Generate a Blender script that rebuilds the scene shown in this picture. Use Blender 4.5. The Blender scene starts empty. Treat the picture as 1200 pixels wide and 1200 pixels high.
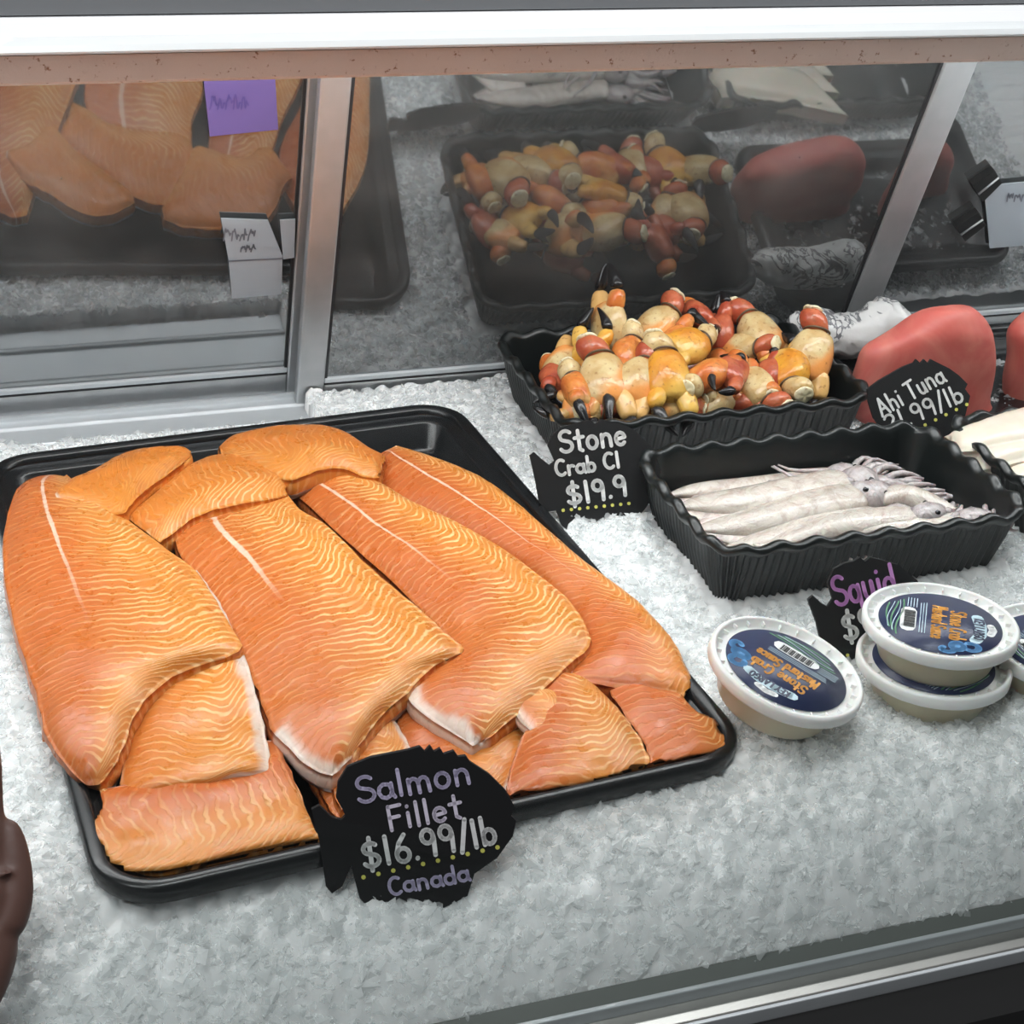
import bpy, bmesh, math, random
import numpy as np
from mathutils import Vector, Matrix, noise as mnoise
random.seed(7); rng = np.random.default_rng(7)
scene = bpy.context.scene
COL = scene.collection

# ------------------------------------------------------------------ camera
F = 1867.45
RT = np.array([[0.9207543, -0.1420506, 0.3635222],
               [-0.38614505, -0.4639147, 0.79729496],
               [0.05570931, -0.8744184, -0.48184267]])      # columns: right, down, forward
q0 = RT[:, 0]/np.linalg.norm(RT[:, 0]); q2 = RT[:, 2]-q0*(q0@RT[:, 2]); q2 /= np.linalg.norm(q2); q1 = np.cross(q2, q0)
RT = np.stack([q0, q1, q2], 1)
CAM = np.array([-0.31667171, -1.05496006, 0.6810437])
cd = bpy.data.cameras.new('camera'); cam = bpy.data.objects.new('camera', cd); COL.objects.link(cam)
cd.sensor_width = 36; cd.lens = 36*F/1200; cd.clip_start = 0.01
m = Matrix.Identity(4)
for i in range(3):
    m[i][0] = RT[i, 0]; m[i][1] = -RT[i, 1]; m[i][2] = -RT[i, 2]; m[i][3] = CAM[i]
cam.matrix_world = m
scene.camera = cam
scene.cycles.transparent_max_bounces = 24

# case axes (x along the counter, y towards the sliding doors)
YAW = -0.07347598; LEAN = 0.31749106
X1 = np.array([math.cos(YAW), math.sin(YAW), 0]); Y1 = np.array([-math.sin(YAW), math.cos(YAW), 0]); Z1 = np.array([0, 0, 1.])
def W(x, y, z): return x*X1 + y*Y1 + z*Z1
def loc(P): P = np.asarray(P); return np.array([P@X1, P@Y1, P[2]])
def ray(x, y): return RT@np.array([(x-600)/F, (y-600)/F, 1.])
def onp(x, y, P, n):
    d = ray(x, y); return CAM + d*(np.dot(np.asarray(P)-CAM, n)/np.dot(d, n))
def onz(x, y, z): return onp(x, y, (0, 0, z), Z1)

# ------------------------------------------------------------------ world, lights, exposure
scene.view_settings.view_transform = 'Standard'; scene.view_settings.look = 'None'
scene.view_settings.gamma = 1; scene.view_settings.use_curve_mapping = False
scene.view_settings.exposure = 0.20
world = bpy.data.worlds.new('store'); scene.world = world; world.use_nodes = True
bg = world.node_tree.nodes['Background']; bg.inputs[0].default_value = (0.93, 0.97, 1.0, 1); bg.inputs[1].default_value = 0.115
def area(name, x, y, z, sx, sy, power, color, aim=None):
    l = bpy.data.lights.new(name, 'AREA'); l.shape = 'RECTANGLE'; l.size = sx; l.size_y = sy; l.energy = power; l.color = color
    o = bpy.data.objects.new(name, l); COL.objects.link(o); p = Vector(W(x, y, z)); o.location = p
    d = Vector(W(*aim))-p if aim else Vector((0, 0, -1))
    o.rotation_euler = d.to_track_quat('-Z', 'Y').to_euler(); return o
area('store_ceiling_lamp', -1.7, -1.5, 2.2, 1.2, 0.6, 17, (0.97, 0.98, 1.0), (0.2, 0.0, 0.1))
area('store_ceiling_lamp', 0.3, -0.28, 2.2, 2.2, 0.4, 33, (0.97, 0.985, 1.0), (0.25, -0.2, 0))
LAMP = 21.5      # emission of the tube under the canopy

# ------------------------------------------------------------------ material helpers
class NT:
    def __init__(s, name):
        s.mat = bpy.data.materials.new(name); s.mat.use_nodes = True; s.t = s.mat.node_tree; s.n = s.t.nodes
        s.b = s.n.get('Principled BSDF'); s.out = s.n.get('Material Output')
    def new(s, typ, **kw):
        n = s.n.new(typ)
        for k, v in kw.items(): setattr(n, k, v)
        return n
    def put(s, sock, v):
        if v is None: return
        if hasattr(v, 'is_output') or isinstance(v, bpy.types.NodeSocket): s.t.links.new(v, sock)
        else: sock.default_value = v
    def m(s, op, a, b=None, c=None, clamp=False):
        n = s.new('ShaderNodeMath', operation=op); n.use_clamp = clamp
        s.put(n.inputs[0], a); s.put(n.inputs[1], b); s.put(n.inputs[2], c); return n.outputs[0]
    def sstep(s, x, lo, hi, a=0., b=1.):
        n = s.new('ShaderNodeMapRange', interpolation_type='SMOOTHSTEP'); s.put(n.inputs[0], x)
        s.put(n.inputs[1], lo); s.put(n.inputs[2], hi); s.put(n.inputs[3], a); s.put(n.inputs[4], b); return n.outputs[0]
    def mix(s, f, a, b):
        n = s.new('ShaderNodeMix', data_type='RGBA'); s.put(n.inputs[0], f); s.put(n.inputs[6], a); s.put(n.inputs[7], b); return n.outputs[2]
    def noise(s, vec=None, scale=5., detail=2., rough=.5, dist=0.):
        n = s.new('ShaderNodeTexNoise'); s.put(n.inputs['Vector'], vec); s.put(n.inputs['Scale'], scale)
        n.inputs['Detail'].default_value = detail; n.inputs['Roughness'].default_value = rough; n.inputs['Distortion'].default_value = dist
        return n.outputs['Fac']
    def bump(s, h, strength=.3, dist=.002):
        n = s.new('ShaderNodeBump'); n.inputs['Strength'].default_value = strength; n.inputs['Distance'].default_value = dist
        s.put(n.inputs['Height'], h); s.t.links.new(n.outputs[0], s.b.inputs['Normal'])
    def set(s, **kw):
        for k, v in kw.items(): s.put(s.b.inputs[k.replace('_', ' ')], v)
        return s
    def obj(s): return s.new('ShaderNodeTexCoord').outputs['Object']
    def uv(s): return s.new('ShaderNodeTexCoord').outputs['UV']
    def attr(s, name, typ='GEOMETRY'):
        n = s.new('ShaderNodeAttribute', attribute_type=typ); n.attribute_name = name; return n.outputs['Fac']
def c4(r, g, b): return (r, g, b, 1.)
def srgb(r, g, b): return tuple(((x/255)/12.92 if x/255 <= .04045 else ((x/255+.055)/1.055)**2.4) for x in (r, g, b)) + (1.,)
def plain(name, col, rough=.5, metal=0., bumpscale=None, bs=.2, bd=.001, var=.0, vs=40.):
    n = NT(name); n.set(Roughness=rough, Metallic=metal)
    if var:
        f = n.noise(n.obj(), vs, 4.)
        n.set(Base_Color=n.mix(f, tuple(max(0, x*(1-var)) for x in col[:3])+(1,), tuple(min(1, x*(1+var)) for x in col[:3])+(1,)))
    else: n.set(Base_Color=col)
    if bumpscale: n.bump(n.noise(n.obj(), bumpscale, 3.), bs, bd)
    return n.mat

# ------------------------------------------------------------------ object helpers
def mesh(name, v, f, mat, parent=None, smooth=True, origin=None, uvs=None):
    me = bpy.data.meshes.new(name); v = np.asarray(v, float)
    o0 = np.zeros(3) if origin is None else np.asarray(origin, float)
    me.from_pydata((v-o0).tolist(), [], f); me.update()
    if smooth: me.polygons.foreach_set('use_smooth', [True]*len(me.polygons))
    if uvs is not None:
        ul = me.uv_layers.new(name='UVMap'); idx = np.zeros(len(me.loops), int); me.loops.foreach_get('vertex_index', idx)
        ul.data.foreach_set('uv', np.asarray(uvs, float)[idx].ravel())
    me.materials.append(mat)
    o = bpy.data.objects.new(name, me); COL.objects.link(o); o.location = o0.tolist()
    if parent: setparent(o, parent)
    return o
def setparent(o, p):
    o.parent = p; o.matrix_parent_inverse = p.matrix_basis.inverted()
def thing(name, label, cat, P, group=None):
    o = bpy.data.objects.new(name, None); COL.objects.link(o); o.location = tuple(P); o.empty_display_size = .01
    return tag(o, label, cat, group)
def tag(o, label, cat, group=None):
    o['label'] = label; o['category'] = cat
    if group: o['group'] = group
    return o
def struct(o, label=None, cat=None):
    o['kind'] = 'structure'
    if label: o['label'] = label; o['category'] = cat or 'structure'
    return o
def grid_faces(nu, nv, closed_v=False, off=0, flip=False):
    f = []
    for i in range(nu-1):
        for j in range(nv if closed_v else nv-1):
            a, b = off+i*nv+j, off+i*nv+(j+1) % nv; c, d = b+nv, a+nv
            f.append((a, d, c, b) if flip else (a, b, c, d))
    return f
def loft(rings, cap0=True, cap1=True):
    n = len(rings[0]); v = [p for r in rings for p in r]; f = grid_faces(len(rings), n, True)
    if cap0: f.append(tuple(range(n))[::-1])
    if cap1: f.append(tuple(range((len(rings)-1)*n, len(rings)*n)))
    return v, f
def tube(path, rad, n=8, flat=1.0, up=(0, 0, 1)):
    path = [np.asarray(p, float) for p in path]; rings = []
    for i, p in enumerate(path):
        d = path[min(i+1, len(path)-1)]-path[max(i-1, 0)]; d /= np.linalg.norm(d)+1e-9
        s = np.cross(d, up); s /= np.linalg.norm(s)+1e-9; u = np.cross(s, d); r = rad[i] if hasattr(rad, '__len__') else rad
        rings.append([p + r*(math.cos(a)*s + flat*math.sin(a)*u) for a in np.linspace(0, 2*math.pi, n, endpoint=False)])
    return loft(rings)
def prism_x(profile, x0, x1):            # profile of (y,z) in case coords swept along the counter
    n = len(profile); v = [W(x0, y, z) for y, z in profile]+[W(x1, y, z) for y, z in profile]
    f = [(i, (i+1) % n, n+(i+1) % n, n+i) for i in range(n)]+[tuple(range(n))[::-1], tuple(range(n, 2*n))]
    return v, f
def box_pts(P, ax, ay, az, hx, hy, hz):
    P = np.asarray(P, float); v = [P+sx*hx*ax+sy*hy*ay+sz*hz*az for sx in (-1, 1) for sy in (-1, 1) for sz in (-1, 1)]
    return v, [(0, 1, 3, 2), (4, 6, 7, 5), (0, 4, 5, 1), (2, 3, 7, 6), (0, 2, 6, 4), (1, 5, 7, 3)]
def merge(*parts):
    v, f = [], []
    for a, b in parts:
        o = len(v); v += list(a); f += [tuple(i+o for i in q) for q in b]
    return v, f
def bevel(o, w=.001, seg=2):
    b = o.modifiers.new('bevel', 'BEVEL'); b.width = w; b.segments = seg; b.limit_method = 'ANGLE'; return o
def catmull(P, n):
    P = np.asarray(P, float); k = len(P); out = []
    for t in np.linspace(0, k-1, n):
        i = min(int(t), k-2); s = t-i; p0, p1, p2, p3 = P[max(i-1, 0)], P[i], P[i+1], P[min(i+2, k-1)]
        out.append(.5*((2*p1)+(p2-p0)*s+(2*p0-5*p1+4*p2-p3)*s*s+(3*p1-p0-3*p2+p3)*s**3))
    return np.array(out)
def lerpz(zs, n):
    zs = np.array([(z, z) if not hasattr(z, '__len__') else z for z in zs], float); t = np.linspace(0, len(zs)-1, n)
    return np.stack([np.interp(t, range(len(zs)), zs[:, k]) for k in (0, 1)], 1)

# ------------------------------------------------------------------ materials
M = {}
n = NT('brushed_aluminium'); f = n.noise(n.obj(), 60., 3.)
n.set(Base_Color=n.mix(f, c4(.42, .43, .44), c4(.55, .56, .57)), Metallic=.75, Roughness=.42); M['alu'] = n.mat
M['alu_light'] = plain('pale_aluminium', c4(.62, .65, .67), .4, .35, var=.08)
M['gasket'] = plain('black_gasket', c4(.015, .015, .017), .6)
n = NT('tinted_mirror_glass')          # dark sheet glass that mirrors the display
gl = n.new('ShaderNodeBsdfGlossy'); gl.inputs['Roughness'].default_value = .035; gl.inputs['Color'].default_value = (.215, .22, .225, 1)
df = n.new('ShaderNodeBsdfDiffuse'); sm = n.noise(n.obj(), 9., 4., .6, .6)
n.put(df.inputs['Color'], n.mix(n.sstep(sm, .35, .8), c4(.030, .032, .032), c4(.075, .076, .075)))
ad = n.new('ShaderNodeAddShader'); n.t.links.new(gl.outputs[0], ad.inputs[0]); n.t.links.new(df.outputs[0], ad.inputs[1])
n.t.links.new(ad.outputs[0], n.out.inputs[0]); M['mirror'] = n.mat
n = NT('clear_front_glass')
tr = n.new('ShaderNodeBsdfTransparent'); tr.inputs[0].default_value = (.97, .985, .98, 1)
g2 = n.new('ShaderNodeBsdfGlossy'); g2.inputs['Roughness'].default_value = .02
fr = n.new('ShaderNodeFresnel'); fr.inputs[0].default_value = 1.25
mx = n.new('ShaderNodeMixShader'); n.t.links.new(fr.outputs[0], mx.inputs[0]); n.t.links.new(tr.outputs[0], mx.inputs[1]); n.t.links.new(g2.outputs[0], mx.inputs[2])
n.t.links.new(mx.outputs[0], n.out.inputs[0]); M['glass'] = n.mat
M['white_paint'] = plain('white_enamel', c4(.93, .935, .95), .25, bumpscale=30, bs=.05)
n = NT('worn_lip_bounce_paint'); f = n.noise(n.obj(), 180., 5., .7); g = n.noise(n.obj(), 25., 3.)  # pinkish bounce from the salmon put into the base colour; rust specks are real
n.set(Base_Color=n.mix(n.sstep(f, .60, .68), n.mix(g, c4(.66, .52, .46), c4(.56, .42, .36)), c4(.23, .10, .05)), Roughness=.45); n.bump(f, .4, .001); M['lip'] = n.mat
M['grey_paint'] = plain('grey_enamel', c4(.22, .23, .24), .4)
M['black_plastic'] = plain('black_plastic', c4(.008, .009, .010), .27, bumpscale=300, bs=.05, bd=.0005)
M['tub_plastic'] = plain('black_polystyrene', c4(.006, .008, .008), .3)
M['board'] = plain('chalkboard_black', c4(.004, .004, .005), .75, bumpscale=500, bs=.08, bd=.0004)
def chalk(name, col):
    n = NT(name); f = n.noise(n.obj(), 260., 3.)
    n.set(Base_Color=n.mix(n.sstep(f, .2, .75), col, tuple(x*.88 for x in col[:3])+(1,)), Roughness=.8); return n.mat
M['chalk_white'] = chalk('white_chalk_ink', c4(.93, .93, .92)); M['chalk_lilac'] = chalk('lilac_chalk_ink', c4(.66, .60, .82))
M['chalk_pink'] = chalk('pink_chalk_ink', c4(.85, .78, .92)); M['chalk_purple'] = chalk('purple_chalk_ink', c4(.74, .34, .76)); M['chalk_yellow'] = chalk('yellow_chalk_ink', c4(.75, .72, .15))
M['base_black'] = plain('black_base', c4(.004, .004, .004), .9); M['navy'] = plain('dark_navy_panel', c4(.006, .009, .018), .4)
M['rubber'] = plain('grey_seal', c4(.12, .13, .12), .5)
M['steel'] = plain('rail_steel', c4(.42, .41, .39), .38, .8, var=.15, vs=30)
# ice
n = NT('crushed_ice'); f = n.noise(n.obj(), 55., 3.)
n.set(Base_Color=n.mix(f, c4(.93, .94, .94), c4(.985, .985, .985)), Roughness=.2, IOR=1.31, Specular_IOR_Level=.5, Subsurface_Weight=.85, Subsurface_Scale=.011)
n.b.inputs['Subsurface Radius'].default_value = (.95, 1., 1.02); n.bump(n.noise(n.obj(), 300., 2.), .25, .0015); M['ice'] = n.mat
def chipmat(name, col, tfac, rough):
    n = NT(name); n.set(Base_Color=col, Roughness=rough, IOR=1.31, Specular_IOR_Level=.6)
    tl = n.new('ShaderNodeBsdfTranslucent'); tl.inputs[0].default_value = col
    m1 = n.new('ShaderNodeMixShader'); m1.inputs[0].default_value = .42; n.t.links.new(n.b.outputs[0], m1.inputs[1]); n.t.links.new(tl.outputs[0], m1.inputs[2])
    tr = n.new('ShaderNodeBsdfTransparent'); tr.inputs[0].default_value = (.985, .99, .99, 1)
    m2 = n.new('ShaderNodeMixShader'); m2.inputs[0].default_value = tfac; n.t.links.new(m1.outputs[0], m2.inputs[1]); n.t.links.new(tr.outputs[0], m2.inputs[2])
    n.t.links.new(m2.outputs[0], n.out.inputs[0]); return n.mat
M['chip_w'] = chipmat('white_ice_flake', c4(.975, .98, .98), .35, .2); M['chip'] = chipmat('clear_ice_flake', c4(.975, .98, .98), .66, .05)
# salmon flesh
n = NT('salmon_flesh'); uv = n.uv(); sp = n.new('ShaderNodeSeparateXYZ'); n.t.links.new(uv, sp.inputs[0]); U, V = sp.outputs[0], sp.outputs[1]
v0 = n.attr('vline', 'OBJECT'); hue = n.attr('hue', 'OBJECT'); lin = n.attr('lines', 'OBJECT'); flen = n.attr('linelen', 'OBJECT')
ob = n.obj(); n1 = n.noise(ob, 22., 3., .55); n2 = n.noise(ob, 90., 3., .6); n3 = n.noise(ob, 9., 2.)
dv = n.m('SUBTRACT', V, v0); adv = n.m('ABSOLUTE', dv)
ph = n.m('MULTIPLY', U, 1/.0080)
ph = n.m('ADD', ph, n.m('MULTIPLY', adv, -3.4))
ph = n.m('ADD', ph, n.m('MULTIPLY', n.sstep(V, .66, 1.0), 5.5))
ph = n.m('ADD', ph, n.m('MULTIPLY', n1, 2.6)); ph = n.m('ADD', ph, n.m('MULTIPLY', n2, .55))
sn = n.m('MULTIPLY_ADD', n.m('SINE', n.m('MULTIPLY', ph, 6.2832)), .5, .5)
ln = n.sstep(n.m('ADD', sn, n.m('MULTIPLY', n.m('SUBTRACT', n2, .5), .35)), n.sstep(dv, -.1, .5, .72, .56), 1.0)
lm = n.m('MULTIPLY', ln, n.sstep(n.noise(ob, 34., 3., .6), .34, .60, .12, 1.)); lm = n.m('MULTIPLY', lm, n.sstep(dv, -.15, .40, .26, 1.)); lm = n.m('MULTIPLY', lm, lin)
base = n.mix(n.m('ADD', n.m('MULTIPLY', n.sstep(dv, -.05, .50), .75), n.m('MULTIPLY', n.m('SUBTRACT', n3, .5), .7), None, True), c4(.53, .128, .026), c4(.69, .270, .046))
base = n.mix(hue, base, c4(.70, .245, .034))
base = n.mix(n.sstep(n.noise(ob, 16., 4., .65, .5), .5, .72, 0., .6), base, c4(.57, .165, .040))
base = n.mix(n.sstep(n.noise(ob, 48., 4., .7, 1.), .60, .74, 0., .6), base, c4(.48, .075, .012))
colr = n.mix(n.m('MULTIPLY', lm, .90), base, c4(.88, .55, .25))
bw = n.m('MULTIPLY', n.m('MULTIPLY_ADD', n2, .03, .008), n.sstep(U, 0., .22, 1.25, .5))
bone = n.m('MULTIPLY', n.m('SUBTRACT', 1., n.sstep(adv, n.m('MULTIPLY', bw, .5), bw)), n.m('SUBTRACT', 1., n.sstep(U, n.m('MULTIPLY', flen, .4), flen)))
bone = n.m('MULTIPLY', bone, n.m('GREATER_THAN', flen, .001))
colr = n.mix(n.m('MULTIPLY', bone, .8), colr, c4(.86, .60, .46))
bel = n.attr('belly'); colr = n.mix(bel, colr, n.mix(n1, c4(.74, .50, .36), c4(.70, .64, .60)))
n.set(Base_Color=colr, Roughness=n.sstep(n2, .3, .7, .24, .42), Subsurface_Weight=.10, Subsurface_Scale=.004, Specular_IOR_Level=.5)
n.b.inputs['Subsurface Radius'].default_value = (1., .35, .12)
n.bump(n.m('ADD', n.m('MULTIPLY', ln, .35), n.m('ADD', n1, n.m('MULTIPLY', n2, .5))), .35, .0016); M['salmon'] = n.mat
n = NT('silver_fish_skin'); f = n.noise(n.obj(), 120., 3.)
n.set(Base_Color=n.mix(f, c4(.36, .32, .32), c4(.80, .74, .70)), Roughness=.3, Metallic=.15); M['skin_fish'] = n.mat

# ------------------------------------------------------------------ the case: rear doors, track, canopy, rail, glass
def dplane(y0):                      # leaning door plane whose foot is at case depth y0, z=-0.03
    up = -math.sin(LEAN)*Y1+math.cos(LEAN)*Z1; nn = -(math.cos(LEAN)*Y1+math.sin(LEAN)*Z1); return W(0, y0, -.03), up, nn
def door(num, y0, x0, x1, glass_s, top_s, stl, str_, label, thick=.012):
    P, up, nn = dplane(y0)
    root = bpy.data.objects.new('door_%d' % num, None); COL.objects.link(root); root.location = tuple(W((x0+x1)/2, y0, -.03)); struct(root, label, 'sliding door')
    def bx(nm, xa, xb, sa, sb, d, mat, bv=.002):
        c = P+X1*(xa+xb)/2+up*(sa+sb)/2
        o = mesh(nm, *box_pts(c, X1, up, nn, (xb-xa)/2, (sb-sa)/2, d/2), mat, root, False, c)
        return bevel(o, bv) if bv else o
    bx('glass_pane', x0+stl*.8, x1-str_*.8, glass_s-.004, top_s, .004, M['mirror'], 0)
    if stl: bx('stile', x0, x0+stl, 0, top_s, thick, M['alu']); bx('gasket', x0+stl, x0+stl+.003, glass_s, top_s, .008, M['gasket'], 0)
    if str_: bx('stile', x1-str_, x1, 0, top_s, thick, M['alu']); bx('gasket', x1-str_-.003, x1-str_, glass_s, top_s, .008, M['gasket'], 0)
    bx('bottom_rail', x0+stl, x1-str_, 0, glass_s-.006, thick*.92, M['alu'])
    bx('gasket', x0+stl, x1-str_, glass_s-.006, glass_s-.003, thick*.8, M['gasket'], 0)
    bx('glazing_bead', x0+stl, x1-str_, glass_s-.003, glass_s+.003, thick*.9, M['alu_light'], .001)
    return root
def on_door(px, py, y0): P, up, nn = dplane(y0); return onp(px, py, P, nn)
YL, YR = .444, .413
xs = lambda px, py, y0: loc(on_door(px, py, y0))[0]
xa = xs(358, 300, YR); xb = xs(392, 300, YR); xc = xs(1042, 230, YR); xd = xs(1078, 230, YR)
SR = .50
def s_of(px, py, y0): P, up, nn = dplane(y0); return float((on_door(px, py, y0)-P)@up)
gR = s_of(450, 437, YR); gL = s_of(200, 441, YL)
door(1, YL, -.75, xa+.012, gL, SR, .04, .016, 'rear sliding door of mirrored tinted glass behind the salmon tray')
door(2, YR, xa, xd, gR, SR, xb-xa, xd-xc, 'front sliding door of mirrored tinted glass behind the crab claw tub')
door(3, YL, xd-.035, 1.55, gL, SR, .05, .04, 'right-hand sliding door of mirrored tinted glass behind the tuna')
sill = mesh('trim_1', *prism_x([(.52, -.06), (.350, -.06), (.346, -.045), (.346, -.033), (.366, -.032), (.368, -.029), (.371, -.029), (.373, -.032), (.405, -.032), (.407, -.029), (.420, -.029), (.420, -.024), (.426, -.024), (.426, -.034), (.458, -.034), (.458, -.024), (.463, -.024), (.463, -.034), (.52, -.034)], -.8, 1.6), M['alu_light'], None, False)
struct(bevel(sill, .0012), 'pale aluminium sliding door track along the rear of the ice', 'door track')
wb = mesh('wall_back', *prism_x([(.53, -.35), (.53, .62), (.56, .62), (.56, -.35)], -.85, 1.65), M['base_black'], None, False); struct(wb, 'dark back panel of the display case', 'wall')
# canopy with lamp above the middle of the display
can = bpy.data.objects.new('ceiling', None); COL.objects.link(can); can.location = tuple(W(.2, .1, .45)); struct(can, 'white canopy edge running across the top of the case', 'canopy')
bar = mesh('canopy_edge', *prism_x([(.034, .4198), (.030, .4210), (.0295, .4225), (.0325, .4262), (.052, .4360), (.060, .4385), (.34, .4385), (.34, .4198)], -.85, 1.65), M['white_paint'], can, False)
lip = mesh('canopy_lip', *prism_x([(.033, .4195), (.0365, .4010), (.040, .3985), (.060, .3985), (.060, .4195)], -.85, 1.65), M['lip'], can, False)
top = mesh('canopy_top', *prism_x([(.062, .4395), (.064, .458), (.34, .458), (.34, .4395)], -.85, 1.65), M['grey_paint'], can, False)
lampm = NT('lamp_tube_glow'); em = lampm.new('ShaderNodeEmission'); em.inputs[0].default_value = (.97, .985, 1, 1); em.inputs[1].default_value = LAMP
lampm.t.links.new(em.outputs[0], lampm.out.inputs[0])
lamp = can
rings = [[W(x, .105+.012*math.cos(a), .404+.012*math.sin(a)) for a in np.linspace(0, 2*math.pi, 12, endpoint=False)] for x in (-.8, 1.6)]
mesh('lamp_tube', *loft(rings), lampm.mat, lamp)
mesh('lamp_holder', *prism_x([(.088, .4205), (.088, .416), (.122, .416), (.122, .4205)], -.82, 1.62), M['white_paint'], lamp, False)
# front rail, base
rail = bpy.data.objects.new('trim_2', None); COL.objects.link(rail); rail.location = tuple(W(.2, -.4, -.11)); struct(rail, 'brushed steel front rail at the foot of the ice', 'rail')
mesh('seal_strip', *prism_x([(-.381, -.094), (-.393, -.098), (-.393, -.13), (-.381, -.13)], -.85, 1.65), M['rubber'], rail, False)
bevel(mesh('rail_lip', *prism_x([(-.394, -.095), (-.398, -.095), (-.398, -.13), (-.394, -.13)], -.85, 1.65), M['alu_light'], rail, False), .001)
bevel(mesh('rail_channel', *prism_x([(-.398, -.104), (-.412, -.108), (-.412, -.14), (-.398, -.14)], -.85, 1.65), M['steel'], rail, False), .001)
bevel(mesh('rail_edge', *prism_x([(-.413, -.107), (-.416, -.107), (-.416, -.145), (-.413, -.145)], -.85, 1.65), M['alu_light'], rail, False), .0008)
bp = mesh('wall_front', *prism_x([(-.4165, -.118), (-.45, -.125), (-.47, -.20), (-.47, -.6), (-.38, -.6), (-.38, -.145), (-.4165, -.145)], -.85, 1.65), M['base_black'], None, False); struct(bp, 'black lower front panel of the display case', 'wall')
for i, x in enumerate(np.arange(-.7, 1.6, .11)):
    o = mesh('vent_slat', *box_pts(W(x, -.478, -.26), X1, Y1, Z1, .045, .008, .10), M['navy'], bp, False)
gl = mesh('window_1', *prism_x([(-.405, -.103), (-.410, -.101), (.0235, .434), (.0265, .4305)], -.84, 1.64), M['glass'], None, False); struct(gl, 'clear slanting front glass of the display case', 'glass')

# ------------------------------------------------------------------ the ice bed
TW, TD = .46, .6113
TUBS = [(.257, .588, .138, .368), (.305, .615, -.088, .105), (.632, .942, -.085, .108)]
def sst(x, a, b): t = np.clip((x-a)/(b-a), 0, 1); return t*t*(3-2*t)
def ice_h(x, y):                     # case coordinates -> surface height (arrays)
    z = -.014+.006*np.exp(-((x-.27)/.07)**2-((y+.25)/.05)**2)
    z = z+.006*np.exp(-((x-.29)/.022)**2-((y-.04)/.05)**2)
    t = np.clip((-y-.29)/.098, 0, 1.1); z = z-.026*t-.072*t**3.4-.006*sst(-y, .27, .33)*sst(.2-x, 0, .1)
    z = z-.017*sst(x, .27, .32)*sst(.72-x, 0, .05)*np.exp(-((y+.115)/.045)**2)-.010*np.exp(-((x-.285)/.03)**2-((y+.06)/.06)**2)
    z = np.where((x < .072) & (y > .338), np.minimum(z, -.034-.4*(y-.338)), z)
    return z
def in_tray(x, y, mg):
    wx = x*X1[0]+y*Y1[0]; wy = x*X1[1]+y*Y1[1]; return (np.abs(wx) < TW/2+mg) & (np.abs(wy) < TD/2+mg)
def in_tubs(x, y, mg):
    r = np.zeros_like(x, bool)
    for a, b, c, d in TUBS: r |= (x > a-mg) & (x < b+mg) & (y > c-mg) & (y < d+mg)
    return r
def fbm(x, y, s, seed):
    out = np.zeros_like(x); amp = 1
    r = np.random.default_rng(seed)
    for o in range(3):
        t = r.random((64, 64)); u = (x*s % 64); v = (y*s % 64); i = u.astype(int); j = v.astype(int); a = u-i; b = v-j; a = a*a*(3-2*a); b = b*b*(3-2*b)
        i1 = (i+1) % 64; j1 = (j+1) % 64
        out += amp*((t[i, j]*(1-a)+t[i1, j]*a)*(1-b)+(t[i, j1]*(1-a)+t[i1, j1]*a)*b-.5); amp *= .5; s *= 2.1
    return out
def facets(x, y, cell, seed, amp, slope, curve):      # overlapping tilted flakes: the highest one shows
    r = np.random.default_rng(seed); n_ = 512; jx = r.random((n_, n_)); jy = r.random((n_, n_)); h = r.random((n_, n_)); sx = r.normal(size=(n_, n_))*slope; sy = r.normal(size=(n_, n_))*slope
    u = (x+2)/cell; v = (y+2)/cell; iu = np.floor(u).astype(int); iv = np.floor(v).astype(int); best = np.full(x.shape, -9.)
    for di in (-1, 0, 1):
        for dj in (-1, 0, 1):
            a = (iu+di) % n_; b = (iv+dj) % n_; dx = (u-(iu+di)-jx[a, b])*cell; dy = (v-(iv+dj)-jy[a, b])*cell
            best = np.maximum(best, amp*h[a, b]+sx[a, b]*dx+sy[a, b]*dy-curve*(dx*dx+dy*dy)/cell)
    return best
def ice_top(x, y):
    return ice_h(x, y)+.005*fbm(x+3, y+3, 22, 2)+facets(x, y, .0095, 5, .0042, .30, .55)+.6*facets(x, y, .0052, 6, .0024, .35, .5)-.004
nx, ny = 800, 420
gx = np.concatenate([np.linspace(-.80, -.47, 40), np.linspace(-.468, 1.02, nx-80), np.linspace(1.025, 1.58, 40)]); gy = np.linspace(-.382, .398, ny); GX, GY = np.meshgrid(gx, gy, indexing='ij')
GZ = ice_top(GX, GY)
pit = in_tray(GX, GY, -.020); GZ = np.where(pit, np.minimum(GZ, -.062), GZ)
pit = in_tubs(GX, GY, -.026); GZ = np.where(pit, -.088, GZ)
V3 = (GX[..., None]*X1+GY[..., None]*Y1+GZ[..., None]*Z1).reshape(-1, 3)
ice = mesh('crushed_ice', V3, grid_faces(nx, ny), M['ice'], None, True)
tag(ice, 'bed of crushed white ice filling the display case', 'ice'); ice['kind'] = 'stuff'
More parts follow.
